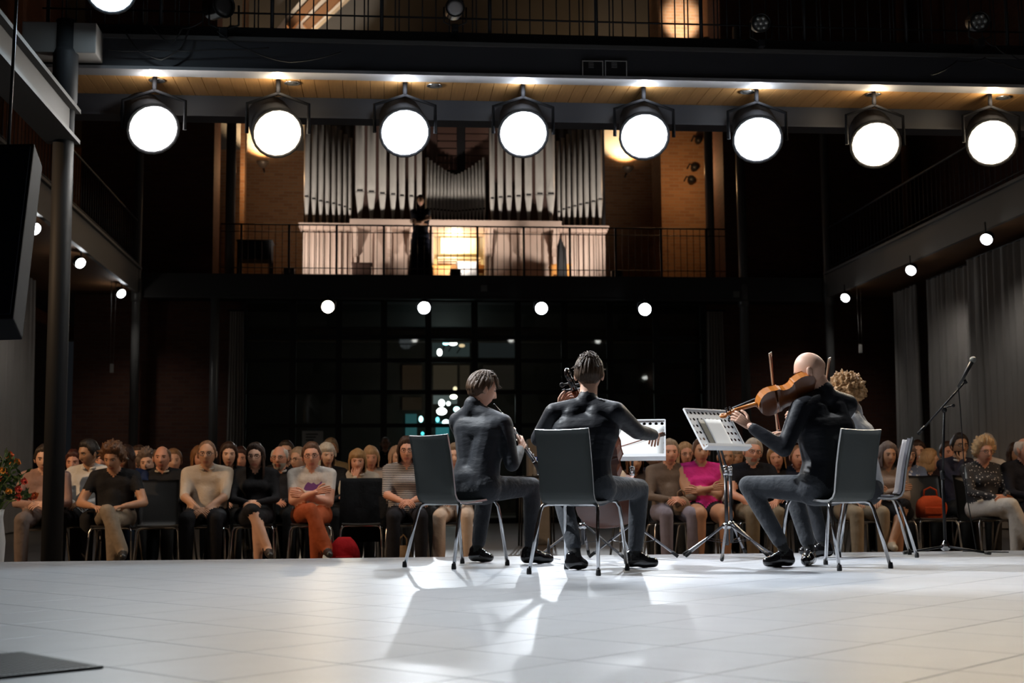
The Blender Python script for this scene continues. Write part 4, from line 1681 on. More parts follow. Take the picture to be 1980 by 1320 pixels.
def shell_point(u, v, w=.35):
    t = v * (len(SHELL_P) - 1)
    i = min(int(t), len(SHELL_P) - 2)
    f = t - i
    y = SHELL_P[i][0] * (1 - f) + SHELL_P[i + 1][0] * f
    z = SHELL_P[i][1] * (1 - f) + SHELL_P[i + 1][1] * f
    x = (u - .5) * w
    back = max(0, min(1, (z - .47) / .3)) if v > .5 else 0
    y -= back * .028 * (1 - (2 * u - 1) ** 2) - back * .014
    if v < .5:
        z -= .006 * (1 - (2 * u - 1) ** 2)
    return (x, y, z - (.008 * (1 - (2 * u - 1) ** 2) if v > .97 else 0))


def chair_meshes(shell_m, metal, cap, pad=None):
    out = {}
    b = MB()
    bm_pts = lambda u, v: shell_point(u, v)
    b.grid(bm_pts, 10, 33, 0, True)
    top = list(b.v)
    # underside, offset along the outside of the bend
    n = len(top)
    nu = 11
    offs = []
    for j in range(34):
        v = j / 33
        p0, p1 = np.array(shell_point(.5, max(0, v - .03))), np.array(shell_point(.5, min(1, v + .03)))
        t = vn(p1 - p0)
        offs.append(np.array([0, t[2], -t[1]]) * -1.0)
    low = [tuple(np.array(top[j * nu + i]) - offs[j] * .013 * (-1)) for j in range(34) for i in range(nu)]
    fs = [(j * nu + i, (j + 1) * nu + i, (j + 1) * nu + i + 1, j * nu + i + 1) for j in range(33) for i in range(nu - 1)]
    b.add(low, fs, 0, True)
    rim = [i for i in range(nu)] + [j * nu + nu - 1 for j in range(1, 34)] + [33 * nu + i for i in range(nu - 2, -1, -1)] + [j * nu for j in range(32, 0, -1)]
    for a, c in zip(rim, rim[1:] + rim[:1]):
        b.f.append((a, c, n + c, n + a))
        b.m.append(1)
        b.sm.append(False)
    out['shell'] = b.mesh('shell', [shell_m, metal])
    if pad is not None:
        b = MB()
        b.grid(lambda u, v: tuple(np.array(shell_point(.04 + .92 * u, .56 + .43 * v)) + np.array([0, .006, 0])), 10, 14, 0, True, (0, .022, .004))
        out['back_pad'] = b.mesh('back_pad', [pad])
        b = MB()
        b.grid(lambda u, v: tuple(np.array(shell_point(.04 + .92 * u, .03 + .40 * v)) + np.array([0, 0, .004])), 10, 12, 0, True, (0, 0, .016))
        out['seat_pad'] = b.mesh('seat_pad', [pad])
    for nm, sx in (('l', -1), ('r', 1)):
        b = MB()
        pts = [(sx * .222, -.275, .02), (sx * .195, -.205, .30), (sx * .188, -.182, .375), (sx * .178, -.165, .408), (sx * .150, -.15, .418), (0, -.15, .418)]
        b.tube(pts, .0115, 8)
        b.tube([(sx * .12, -.15, .418), (sx * .14, .16, .432)], .008, 6)
        out['rear_' + nm] = b.mesh('leg', [metal])
        b = MB()
        pts = [(sx * .205, .265, .02), (sx * .19, .215, .32), (sx * .185, .20, .395), (sx * .17, .19, .428), (sx * .14, .185, .436), (0, .185, .436)]
        b.tube(pts, .0115, 8)
        out['front_' + nm] = b.mesh('leg', [metal])
    b = MB()
    b.lathe([(.015, 0), (.016, .012), (.0135, .034), (.0115, .038)], 10)
    out['cap'] = b.mesh('foot_cap', [cap])
    return out


def make_chair(ms, name, label, loc, rz, group=None):
    t_ = thing(name, label, 'chair', loc, rz, group)
    put('shell', ms['shell'], t_)
    for k in ('back_pad', 'seat_pad'):
        if k in ms:
            put(k, ms[k], t_)
    for nm, fx, fy in (('rear_l', -.2235, -.278), ('rear_r', .2235, -.278), ('front_l', -.206, .267), ('front_r', .206, .267)):
        l_ = put('leg', ms[nm], t_)
        put('foot_cap', ms['cap'], l_, (fx, fy, 0))
    return t_


CH_STAGE = chair_meshes(mat('grey_green_laminate', (0.058, 0.065, 0.062), 0.5, spec=.2), mat('polished_edge', (0.62, 0.63, 0.64), 0.3, 0.7), RUBBER)
for k_ in ('rear_l', 'rear_r', 'front_l', 'front_r'):
    CH_STAGE[k_].materials[0] = CHROME
CH_PAD = chair_meshes(mat('grey_green_laminate', (0.058, 0.065, 0.062), 0.5, spec=.2), mat('polished_edge', (0.62, 0.63, 0.64), 0.3, 0.7), RUBBER,
                      mat('lilac_grey_pad', (0.40, 0.39, 0.42), 0.7))
for k_ in ('rear_l', 'rear_r', 'front_l', 'front_r'):
    CH_PAD[k_].materials[0] = CHROME
CH_HALL = chair_meshes(mat('black_chair_shell', (0.022, 0.022, 0.022), 0.45), mat('black_chair_edge', (0.03, 0.03, 0.03), 0.4), RUBBER)
for k_ in ('rear_l', 'rear_r', 'front_l', 'front_r'):
    CH_HALL[k_].materials[0] = mat('chair_leg_steel', (0.5, 0.5, 0.5), 0.25, 1.0)
# ================================================================== AUDIENCE
def seated(px, topy, Y, label, sex='m', skin='fair', hair='short', hcol=(.05, .03, .02), top=(.3, .3, .3), sleeve='long', bottom=(.02, .02, .02),
           legs='long', shoe=(.02, .02, .02), arms='lap', cross=0, turn=0.0, hyaw=0.0, hpitch=.05, hroll=0.0, spec=False, beard=None, vest=None,
           lean=0.0, fat=1.0, voxel=.017, collar=None, group='people seated in the audience', chair=True, seed=1, Z=None, low=False, extra_dx=0.0):
    sc = .94 if sex == 'f' else 1.0
    base = P(px, 1000, Y=Y)
    bx = base[0] + extra_dx
    ztop = P(px, topy, Y=Y)[2] - FZ
    # how upright the body sits follows from where the crown of the head is seen
    nat = .45 + (.90 * sc)
    k = max(.80, min(1.10, (ztop - .45) / (nat - .45)))
    rz = PI + turn
    S = np.array([sc * fat, 1.0, k])

    def T(x, y, z):
        """torso point; heights above the seat follow the person's build"""
        return np.array([x * sc * fat, y + lean * max(0, z - .5), .45 + (z - .45) * k * sc])
    caps = []
    c = lambda a, b, ra, rb, r: caps.append((np.array(a, float), np.array(b, float), ra, rb, r))
    f_ = fat * (.93 if sex == 'f' else 1.0)
    # torso
    c(T(-.085, -.02, .545), T(.085, -.02, .545), .115 * f_, .115 * f_, 'bottom')
    c(T(-.06, -.02, .60), T(-.075, -.03, .80), .115 * f_, .105 * f_, 'top')
    c(T(.06, -.02, .60), T(.075, -.03, .80), .115 * f_, .105 * f_, 'top')
    c(T(0, .03, .64), T(0, .01, .80), .105 * f_ * fat, .095 * f_, 'top')
    c(T(-.095, -.035, .93), T(.095, -.035, .93), .100 * f_, .100 * f_, 'top')
    c(T(-.075, -.03, .80), T(-.095, -.035, .95), .10 * f_, .095 * f_, 'top')
    c(T(.075, -.03, .80), T(.095, -.035, .95), .10 * f_, .095 * f_, 'top')
    if sex == 'f':
        c(T(-.07, .055, .88), T(.07, .055, .88), .062, .062, 'top')
    sh = {s: T(s * .175, -.035, 1.015) for s in (-1, 1)}
    c(sh[-1], T(0, -.03, 1.055), .062, .062, 'top')
    c(sh[1], T(0, -.03, 1.055), .062, .062, 'top')
    hc = T(0, .03, 1.215)
    c(T(0, -.025, 1.05), hc + np.array([0, -.02, -.06]), .058, .052, 'skin')
    # legs
    hip = {s: np.array([s * .09, 0, .525]) for s in (-1, 1)}
    lower = {'long': 'bottom', 'short': 'skin', 'skirt': 'skin'}[legs]
    for s in (-1, 1):
        kn = np.array([s * .125, .43, .515])
        an = np.array([s * .125, .42, .10])
        toe = np.array([s * .145, .56, .045])
        if cross == s:
            kn = np.array([-s * .015, .44, .585])
            an = np.array([-s * .165, .50, .245])
            toe = an + np.array([-s * .03, .14, -.05])
        elif cross == -s:
            kn = np.array([s * .06, .43, .51])
            an = np.array([s * .07, .40, .10])
            toe = np.array([s * .09, .54, .045])
        mid = hip[s] * .45 + kn * .55
        tl = 'bottom'
        c(hip[s], mid, .098 * f_, .086 * f_, tl)
        c(mid, kn, .086 * f_, .070 * f_, 'skin' if legs == 'short' else tl)
        if legs == 'skirt':
            c(mid * .5 + kn * .5, kn * .8 + mid * .2, .08, .075, 'bottom')
        wl = .068 if lower == 'bottom' else .058
        c(kn, kn * .6 + an * .4, wl * f_, (wl - .003) * f_, lower)
        c(kn * .6 + an * .4, an, (wl - .003) * f_, .056 if lower == 'bottom' else .038, lower)
        c(an + np.array([0, -.03, -.03]), toe, .043, .036, 'shoe')
    if legs == 'skirt':
        c(hip[-1] + np.array([0, .1, 0]), hip[1] + np.array([0, .1, 0]), .095, .095, 'bottom')
        c(np.array([-.05, .3, .51]), np.array([.05, .3, .51]), .085, .085, 'bottom')
    # arms
    wr = {}
    el = {}
    L1, L2 = .285 * sc, .245 * sc
    for s in (-1, 1):
        if arms == 'lap':
            tg, pole = np.array([s * .045, .27, .655]), (s * .9, -.5, -.4)
        elif arms == 'low':
            tg, pole = np.array([s * .035, .34, .60]), (s * 1.0, -.3, -.2)
        elif arms == 'knees':
            tg, pole = np.array([s * .13, .33, .63]), (s * .8, -.6, -.3)
        elif arms == 'folded':
            tg, pole = T(-s * .05, .15 + (.035 if s > 0 else 0), .775 + (.035 if s > 0 else 0)), (s * 1.0, -.3, -.5)
        elif arms == 'chin':
            tg, pole = (hc + np.array([.02, .10, -.15]), (.5, .2, -1)) if s > 0 else (np.array([.05, .25, .70]), (-.9, -.4, -.3))
        else:
            tg, pole = np.array([s * .16, .25, .62]), (s * .9, -.6, -.2)
        e, w_ = ik(sh[s], tg, L1, L2, pole)
        wr[s], el[s] = w_, e
        um = sh[s] * .45 + e * .55
        up = 'skin' if sleeve == 'none' else 'top'
        c(sh[s], um, .058 * f_, .050 * f_, up)
        c(um, e, .050 * f_, .043 * f_, 'top' if sleeve in ('long', 'elbow') else ('skin' if sleeve == 'none' else 'skin'))
        fm = e * .5 + w_ * .5
        c(e, fm, .043 * f_, .037, 'top' if sleeve == 'long' else 'skin')
        c(fm, w_, .037, .028, 'top' if sleeve == 'long' else 'skin')
    verts, faces = flesh(caps, voxel, 5)
    slots = {'skin': 0, 'top': 1, 'bottom': 2, 'shoe': 3}
    skm = mat('skin_' + skin, (0, 0, 0))
    hm = hairmat(hcol)
    lip = mat('lip_' + skin, tuple(v * m_ for v, m_ in zip(SKINS[skin], (.8, .55, .6))), .45)
    mats = [skm, cloth(top), cloth(bottom), mat('shoe_%d' % int(sum(shoe) * 999), shoe, .4), lip, EYEW, EYED, hm]
    mb = MB()
    skin_faces(mb, verts, faces, caps, slots)
    M = rot3(hyaw, hpitch, hroll)
    hs = .97 if sex == 'f' else 1.0
    nu, nv = (28, 24) if low else (44, 38)
    add_head(mb, hc, M, nu, nv, 1.0 if sex == 'm' else .95, (0, 4, 5, 6, 7), hs, True, True)
    for s in (-1, 1):
        d = vn(wr[s] - el[s])
        if arms in ('lap', 'low'):
            d = vn(d + np.array([-s * .8, .3, -.1]))
            n_ = np.array([s * .2, .5, .8])
        elif arms == 'folded':
            d = vn(d + np.array([0, -.25, -.1]))
            n_ = np.array([0, 1.0, .2])
        elif arms == 'chin' and s > 0:
            d = vn(np.array([-.2, -.2, 1]))
            n_ = np.array([.3, 1.0, .3])
        else:
            n_ = np.array([0, .1, 1.0])
        hand_fingers(mb, wr[s], d, n_, 0, .55, .95 * sc, -s)
    body = mb.build('person', mats, None, (bx, Y, FZ), rz)
    tag(body, label, 'person', group)
    if hair != 'bald':
        hair_mesh(hair, seed, M=M, off=hc, s=hs, wid=1.0 if sex == 'm' else .95, nu=32 if low else 44, nv=26 if low else 36).build('hair', [hm], body)
    if spec:
        glasses(M, hc, hs, body)
    if beard:
        b = MB()
        d_, p_ = head_grid(36, 32)
        e_ = (d_[..., 1] > .1) & (p_[..., 2] < -.045) & ~((np.abs(p_[..., 0]) < .02) & (p_[..., 2] > -.078) & (p_[..., 2] < -.052))
        q_ = (p_ + d_ * .009).reshape(-1, 3)
        ef = e_.reshape(-1)
        b.add((q_ * hs) @ np.asarray(M).T + hc, grid_faces(36, 32, lambda f: all(ef[i] for i in f)), 0, True)
        b.build('beard', [hairmat(beard)], body)
    if collar is not None:
        b = MB()
        cc = T(0, -.015, 1.075)
        pts = [(cc[0] + .068 * math.sin(a), cc[1] + .066 * math.cos(a) + .006, cc[2] - .02 * math.cos(a)) for a in np.linspace(.35, 2 * PI - .35, 18)]
        b.tube(pts, [.012 if 0 < i < 17 else .008 for i in range(18)], 6)
        b.build('collar', [cloth(collar)], body)
    if vest is not None:
        b = MB()

        def vf(u, v):
            a = (u - .5) * PI * 1.25
            z = .62 + .40 * v
            r_ = (.185 - .02 * v) * fat
            return tuple(T(math.sin(a) * r_ * 1.05, math.cos(a) * r_ * .82 - .045, z))
        b.grid(vf, 16, 8, 0, True)
        b.build('vest', [cloth(vest)], body)
    if chair:
        make_chair(CH_HALL, 'audience_chair', 'black chair under the ' + ' '.join(label.split(',')[0].split()[:11]), (bx, Y, FZ), rz, 'audience chairs')
    return body


BLK, NAVY, GREY, WHITE = (.018, .018, .02), (.03, .045, .09), (.14, .13, .13), (.62, .60, .57)
R1, R2, R3, R4 = 13.1, 14.05, 15.0, 16.2
K = dict
PEOPLE = [
    # ---- left block, first row
    K(px=84, topy=872, Y=R1, label='person in brown shirt and grey trousers half hidden by the near column', hcol=(.03, .02, .015), top=(.30, .19, .16), bottom=(.15, .12, .11), arms='lap', hpitch=.2, turn=.1),
    K(px=170, topy=853, Y=R1 + .4, label='dark-haired man in white shirt and black trousers right of the near column', hair='short', hcol=(.02, .015, .012), skin='olive', top=(.60, .59, .57), bottom=BLK, arms='lap', hyaw=-.6, hpitch=.25, turn=-.1, collar=(.62, .61, .59)),
    K(px=222, topy=866, Y=R1, label='brown-haired person in black T-shirt and beige trousers with legs crossed', hair='curly', hcol=(.10, .045, .02), skin='tan', top=BLK, sleeve='short', bottom=(.24, .19, .14), cross=1, arms='knees', hpitch=.35, hyaw=-.2, lean=.15),
    K(px=400, topy=855, Y=R1, label='man with glasses in beige linen shirt, hands clasped between his knees', hair='thin', hcol=(.16, .08, .04), skin='tan', top=(.47, .39, .31), sleeve='elbow', bottom=(.010, .010, .012), arms='low', spec=True, fat=1.06, collar=(.47, .39, .31), lean=.06),
    K(px=493, topy=861, Y=R1, label='woman with long dark hair and glasses in black dress, bare legs crossed', sex='f', hair='long', hcol=(.03, .016, .010), top=(.014, .014, .016), bottom=(.014, .014, .016), legs='skirt', cross=1, arms='lap', spec=True, hyaw=-.1),
    K(px=602, topy=860, Y=R1, label='man in white T-shirt and rust trousers with folded arms', hair='short', hcol=(.09, .04, .02), skin='ruddy', top=(.60, .56, .52), sleeve='short', bottom=(.33, .075, .028), cross=1, arms='folded', spec=True, hroll=.06, shoe=(.02, .02, .02)),
    K(px=786, topy=848, Y=R1, label='woman with dark bob in black and white striped top, hands folded in her lap', sex='f', hair='bob', hcol=(.045, .022, .014), skin='ruddy', top=band_mat('stripe_black_white', (.03, .028, .032), (.50, .46, .44), 19.0, .55), sleeve='elbow', bottom=(.014, .014, .018), arms='lap', spec=True, fat=1.05),
    K(px=880, topy=862, Y=R1 + .1, label='person in cream trousers behind the clarinet player', sex='f', hair='bob', hcol=(.2, .14, .09), top=(.35, .28, .24), bottom=(.55, .43, .34), arms='lap', turn=-.1),
    # second row
    K(px=141, topy=876, Y=R2, label='person with dark red hair behind the near column', sex='f', hair='bob', hcol=(.06, .018, .012), skin='ruddy', top=(.35, .26, .2)),
    K(px=196, topy=876, Y=R2, label='bald listener peeping between the first two seated men', skin='ruddy', hair='bald_ring', hcol=(.2, .15, .1), top=(.3, .2, .15)),
    K(px=243, topy=864, Y=R2, label='person in navy jacket with long dark hair leaning aside', sex='f', hair='long', hcol=(.03, .014, .010), skin='tan', top=(.025, .04, .10), sleeve='elbow', bottom=(.03, .05, .09), lean=.1, hyaw=-.5),
    K(px=284, topy=877, Y=R2 + .3, label='woman with curly grey-brown hair and fringe, partly in shadow', sex='f', hair='curly', hcol=(.15, .11, .09), top=NAVY, hroll=.1),
    K(px=312, topy=864, Y=R2, label='bald man in black jacket over floral shirt behind the empty chair', hair='bald_ring', hcol=(.12, .07, .04), skin='ruddy', top=BLK, collar=(.45, .38, .3)),
    K(px=441, topy=858, Y=R2, label='woman with chin-length dark hair in black, half face lit', sex='f', hair='bob', hcol=(.04, .018, .010), top=BLK, hyaw=.15),
    K(px=540, topy=864, Y=R2, label='older man with white beard and glasses in dark jacket with pale collar', hair='bald_ring', hcol=(.5, .47, .42), beard=(.5, .47, .42), skin='ruddy', top=BLK, spec=True, hyaw=-.2, collar=(.55, .52, .5)),
    K(px=630, topy=860, Y=R2, label='person with full white hair in dark jacket', sex='f', hair='fringe', hcol=(.48, .42, .34), top=BLK, hyaw=.4),
    K(px=691, topy=874, Y=R2, label='woman with short golden brown hair and white collar, hand at her chin', sex='f', hair='fringe', hcol=(.33, .19, .08), skin='ruddy', top=(.5, .44, .36), arms='chin', collar=WHITE),
    K(px=812, topy=846, Y=R2 + .2, label='brown-haired woman half hidden behind the striped top', sex='f', hair='long', hcol=(.12, .06, .035), top=(.45, .33, .26)),
    # third row
    K(px=266, topy=864, Y=R3, label='man with dark hair and glasses, third row at left', hcol=(.04, .02, .012), skin='fair', top=GREY, spec=True, low=True),
    K(px=334, topy=872, Y=R3, label='person with short fair hair in black jacket behind the bald man', hcol=(.22, .12, .06), top=BLK, low=True, hyaw=.2),
    K(px=384, topy=866, Y=R3, label='person with warm lit face behind the beige shirt', sex='f', hair='fringe', hcol=(.22, .10, .04), skin='ruddy', top=(.2, .1, .07), low=True, hyaw=.4),
    K(px=464, topy=868, Y=R3, label='person with dark hair and reddish face in shadow', sex='f', hair='bob', hcol=(.04, .014, .01), skin='ruddy', top=(.12, .03, .02), low=True),
    K(px=552, topy=853, Y=R3, label='tall dark-haired person behind the bearded man', hcol=(.025, .015, .01), top=BLK, low=True),
    K(px=577, topy=869, Y=R3 - .2, label='person with grey hair and glasses turned to the right', hair='short', hcol=(.32, .24, .17), spec=True, top=BLK, hyaw=-.7, low=True),
    K(px=717, topy=866, Y=R3, label='blond woman in white blouse behind the empty chair with the jacket', sex='f', hair='fringe', hcol=(.46, .30, .17), skin='ruddy', top=(.5, .43, .38), low=True),
    K(px=767, topy=866, Y=R3, label='person with pale hair left of the striped top', sex='f', hair='bob', hcol=(.42, .27, .18), top=(.5, .4, .34), low=True, hyaw=.3),
    # fourth row
    K(px=638, topy=847, Y=R4, label='tall man with cropped grey hair in olive patterned jacket', hair='short', hcol=(.20, .15, .10), skin='tan', top=dot_mat('olive_camouflage', (.16, .12, .06), (.30, .24, .14), 14, .35), low=True, hyaw=.2),
    K(px=790, topy=843, Y=R4, label='tall person with auburn hair at the back of the left block', sex='f', hair='bob', hcol=(.16, .08, .045), top=(.4, .3, .26), low=True),
    # ---- right block
    K(px=1296, topy=853, Y=R1, label='older grey-haired man in grey-brown jacket left of the pink top', hair='short', hcol=(.26, .19, .13), skin='ruddy', top=(.15, .11, .085), bottom=(.20, .18, .22), arms='lap', fat=.97),
    K(px=1357, topy=850, Y=R1, label='person in bright pink sleeveless top with folded arms and bare knees', sex='f', hair='short', hcol=(.10, .05, .03), skin='tan', top=(.62, .030, .22), sleeve='none', bottom=(.012, .012, .014), legs='short', arms='folded', fat=1.24),
    K(px=1457, topy=852, Y=R1, label='older man with white beard and glasses in black T-shirt', hair='short', hcol=(.42, .36, .30), beard=(.45, .40, .34), skin='ruddy', top=(.010, .010, .014), sleeve='short', bottom=(.20, .16, .11), arms='knees', spec=True, hroll=-.12, fat=1.05),
    K(px=1652, topy=866, Y=R1, label='person in khaki trousers behind the viola player', hair='short', hcol=(.12, .09, .07), top=(.08, .07, .065), bottom=(.30, .24, .17), arms='knees'),
    K(px=1719, topy=860, Y=R1, label='woman in taupe blouse and long black skirt with folded arms', sex='f', hair='bob', hcol=(.17, .13, .12), skin='tan', top=(.30, .23, .19), bottom=(.010, .010, .012), legs='skirt', arms='folded', shoe=(.42, .36, .28), cross=-1),
    K(px=1905, topy=852, Y=R1, label='woman with curly blond hair in black and white patterned blouse, white trousers crossed', sex='f', hair='curly', hcol=(.52, .34, .18), skin='ruddy', top=dot_mat('black_white_pattern', (.03, .03, .035), (.55, .52, .5), 34, .24), bottom=(.62, .58, .53), cross=1, arms='lap', spec=True, shoe=(.06, .03, .02), fat=1.04, turn=.12),
    K(px=1984, topy=848, Y=R1, label='older ruddy man in black jacket at the right edge', hair='bald_ring', hcol=(.55, .45, .38), skin='ruddy', top=(.016, .016, .022), bottom=(.014, .014, .018), arms='lap', turn=.15, hyaw=.3),
    # second row
    K(px=1228, topy=884, Y=R2, label='person with auburn hair below the left music stand', sex='f', hair='bob', hcol=(.14, .06, .03), skin='tan', top=(.06, .045, .04)),
    K(px=1268, topy=880, Y=R2 + .2, label='person in dark navy top below the right corner of the left music stand', hair='short', hcol=(.14, .07, .04), skin='tan', top=(.014, .016, .03)),
    K(px=1326, topy=858, Y=R2, label='blond woman with glasses beside the grey-haired man', sex='f', hair='long', hcol=(.38, .24, .13), skin='ruddy', top=(.3, .22, .17), spec=True, hyaw=.1),
    K(px=1405, topy=864, Y=R2, label='person in white shirt behind the music stand poles', hair='thin', hcol=(.3, .25, .2), skin='tan', top=(.6, .57, .58)),
    K(px=1425, topy=866, Y=R3, label='woman with pale grey hair behind the bearded man', sex='f', hair='fringe', hcol=(.40, .30, .22), skin='tan', top=GREY, low=True),
    K(px=1503, topy=867, Y=R2, label='smiling woman with blond hair left of the viola player', sex='f', hair='bob', hcol=(.36, .20, .09), skin='ruddy', top=BLK, hyaw=-.3, hroll=.15),
    K(px=1545, topy=870, Y=R2, label='person in dark blue just left of the viola player', hair='thin', hcol=(.2, .1, .05), skin='ruddy', top=(.02, .025, .045)),
    K(px=1684, topy=874, Y=R3, label='white-haired person right of the viola player', sex='f', hair='fringe', hcol=(.55, .50, .50), top=(.18, .17, .2), low=True),
    K(px=1697, topy=868, Y=R2 + .2, label='ginger-haired person behind the padded chair', sex='f', hair='bob', hcol=(.35, .14, .04), skin='ruddy', top=(.1, .08, .08)),
    K(px=1757, topy=861, Y=R2, label='woman with grey-brown hair and glasses in blue and white print', sex='f', hair='fringe', hcol=(.20, .15, .14), top=dot_mat('blue_white_print', (.12, .17, .30), (.55, .58, .65), 22, .3), spec=True),
    K(px=1778, topy=853, Y=R3, label='dark-haired woman in denim blue shirt', sex='f', hair='long', hcol=(.035, .016, .010), top=(.16, .27, .45), low=True, hyaw=-.3),
    K(px=1800, topy=874, Y=R3 - .3, label='fair-haired person turned away in dark top with red bag strap', sex='f', hair='bob', hcol=(.42, .25, .12), top=(.03, .02, .03), low=True, hyaw=1.2),
    K(px=1836, topy=856, Y=R3, label='man with reddish face behind the microphone stand', hcol=(.05, .025, .015), skin='ruddy', top=BLK, low=True),
    K(px=1859, topy=839, Y=R2, label='dark-haired man in sunglasses, dark jacket over white shirt, hand at his mouth', hcol=(.018, .012, .010), skin='olive', top=(.03, .03, .05), arms='chin', spec=True, collar=WHITE, beard=(.03, .02, .015)),
    K(px=1912, topy=840, Y=R2, label='grey-haired man with glasses in white shirt', hcol=(.38, .35, .33), skin='ruddy', top=(.60, .58, .58), spec=True, hyaw=-.5),
    K(px=1966, topy=860, Y=R3, label='dark-haired woman in deep shadow near the right edge', sex='f', hair='bob', hcol=(.06, .03, .018), skin='tan', top=(.05, .045, .04), low=True),
]
for i_, kw in enumerate(PEOPLE):
    seated(seed=i_ + 3, **kw)

# print on the white T-shirt
pp = P(602, 941, Y=R1 - .165)
tp = MB()
out_ = [(-.07, -.02), (-.05, -.035), (.055, -.035), (.06, .0), (.085, .02), (.10, .045), (.09, .05), (.07, .028), (.045, .02), (.02, .04), (0, .03), (-.03, .045), (-.045, .03), (-.06, .01)]
tp.prism([(x, 0, z) for x, z in out_], (0, .006, 0))
o = tp.build('shirt_print', [mat('purple_print', (.20, .07, .28), .8)], None)
for b_ in bpy.data.objects:
    if b_.get('label', '').startswith('man in white T-shirt'):
        o.parent = b_
        o.matrix_parent_inverse = b_.matrix_basis.inverted()
        o.location = tuple(pp)

# empty chairs
for (px_, top_, lab) in ((306, 930, 'empty black chair in the first row at left'), (701, 920, 'empty black chair with a black jacket hung over its back'), (1801, 920, 'empty black chair holding an orange handbag')):
    b_ = P(px_, 1000, Y=R1)
    make_chair(CH_HALL, 'audience_chair', lab, (b_[0], R1, FZ), PI + (.12 if px_ < 400 else -.05), 'audience chairs')
# jacket over the chair
b_ = P(701, 1000, Y=R1)
jk = MB()


def jf(u, v):
    a = (u - .5)
    if v < .5:
        t = v / .5
        z = .40 + .475 * t
        y = .30 - .06 * (1 - t) + .012 * math.sin(u * 19)
        y = .225 + .075 * t + .02 + .010 * math.sin(u * 17 + v * 4)
    else:
        t = (v - .5) / .5
        z = .875 + .012 * math.sin(t * PI) - .60 * t
        y = .30 - .13 * t - .045 + .010 * math.sin(u * 15 + v * 3)
    w_ = .40 + .05 * (1 - abs(2 * v - 1)) - .02 + .07 * abs(2 * v - 1)
    return (a * w_, y, z)


jk.grid(lambda u, v: (jf(u, v)[0], jf(u, v)[1] + (-.0), jf(u, v)[2]), 20, 28, 0, True)
o = jk.build('jacket', [cloth((.008, .008, .009))], None, (b_[0], R1, FZ))
tag(o, 'black jacket draped over the empty chair left of the striped top', 'jacket')

# red rucksack, canvas bag, handbags


def bag(px_, py0, py1, w, Y, col, label, name='bag', handle=True, dep=.16, flop=0.0, z=None):
    b_ = P(px_, py1, Y=Y)
    z0 = FZ if z is None else z
    h = P(px_, py0, Y=Y)[2] - z0
    t_ = thing(name, label, 'bag', (b_[0], Y, z0))
    k = MB()

    def fn(u, v):
        a = u * 2 * PI
        t = v
        sh_ = (1 - .12 * (2 * t - 1) ** 2) if t < .6 else (.97 - .55 * ((t - .6) / .4) ** 2)
        n_ = 1 + .05 * math.sin(a * 3 + v * 5) + .03 * math.sin(a * 7 + 2)
        ce, se = math.cos(a), math.sin(a)
        x = w / 2 * np.sign(ce) * abs(ce) ** .7 * sh_ * n_
        y = dep / 2 * np.sign(se) * abs(se) ** .7 * sh_ * n_
        return (x + flop * v * v, y, h * v)
    k.grid(fn, 28, 12)
    o_ = len(k.v) - 29
    k.f.append(tuple(range(o_, o_ + 28)))
    k.m.append(0)
    k.sm.append(True)
    k.build('body', [cloth(col)], t_)
    if handle:
        k = MB()
        k.tube([(-w * .22 + flop, 0, h * .95), (-w * .2 + flop, 0, h * 1.25), (0 + flop, 0, h * 1.38), (w * .2 + flop, 0, h * 1.25), (w * .22 + flop, 0, h * .95)], .009, 6)
        k.build('handle', [cloth(tuple(c * .8 for c in col))], t_)
    k = MB()
    k.bbox((-w * .3 + flop * .3, -dep / 2 - .014, h * .15), (w * .3 + flop * .3, -dep / 2 + .01, h * .5), .012)
    k.build('pocket', [cloth(tuple(c * .85 for c in col))], t_)
    return t_


bag(666, 1038, 1080, .27, R1 - .25, (.42, .010, .014), 'bright red rucksack on the floor before the empty chair', 'rucksack', False, .22)
bag(780, 1054, 1080, .16, R1 - .2, (.30, .22, .14), 'tan canvas bag at the feet of the woman in stripes', 'canvas_bag', True, .12)
cz = P(1801, 985, Y=R1 - .1)
bag(1800, 958, 985, .30, R1 - .03, (.50, .07, .02), 'orange-red leather handbag on the empty chair', 'handbag', True, .14, 0, FZ + .455)
bag(1938, 955, 985, .22, R1 - .22, (.22, .07, .025), 'brown leather handbag in the lap of the woman with blond curls', 'handbag', False, .12, 0, P(1938, 975, Y=R1 - .22)[2])
bag(1318, 960, 1000, .16, R1 - .25, (.26, .18, .12), 'soft brown shoulder bag beside the knees of the grey-haired man', 'shoulder_bag', True, .12, 0, P(1318, 995, Y=R1 - .25)[2])

# the man standing at the back and the woman on the gallery


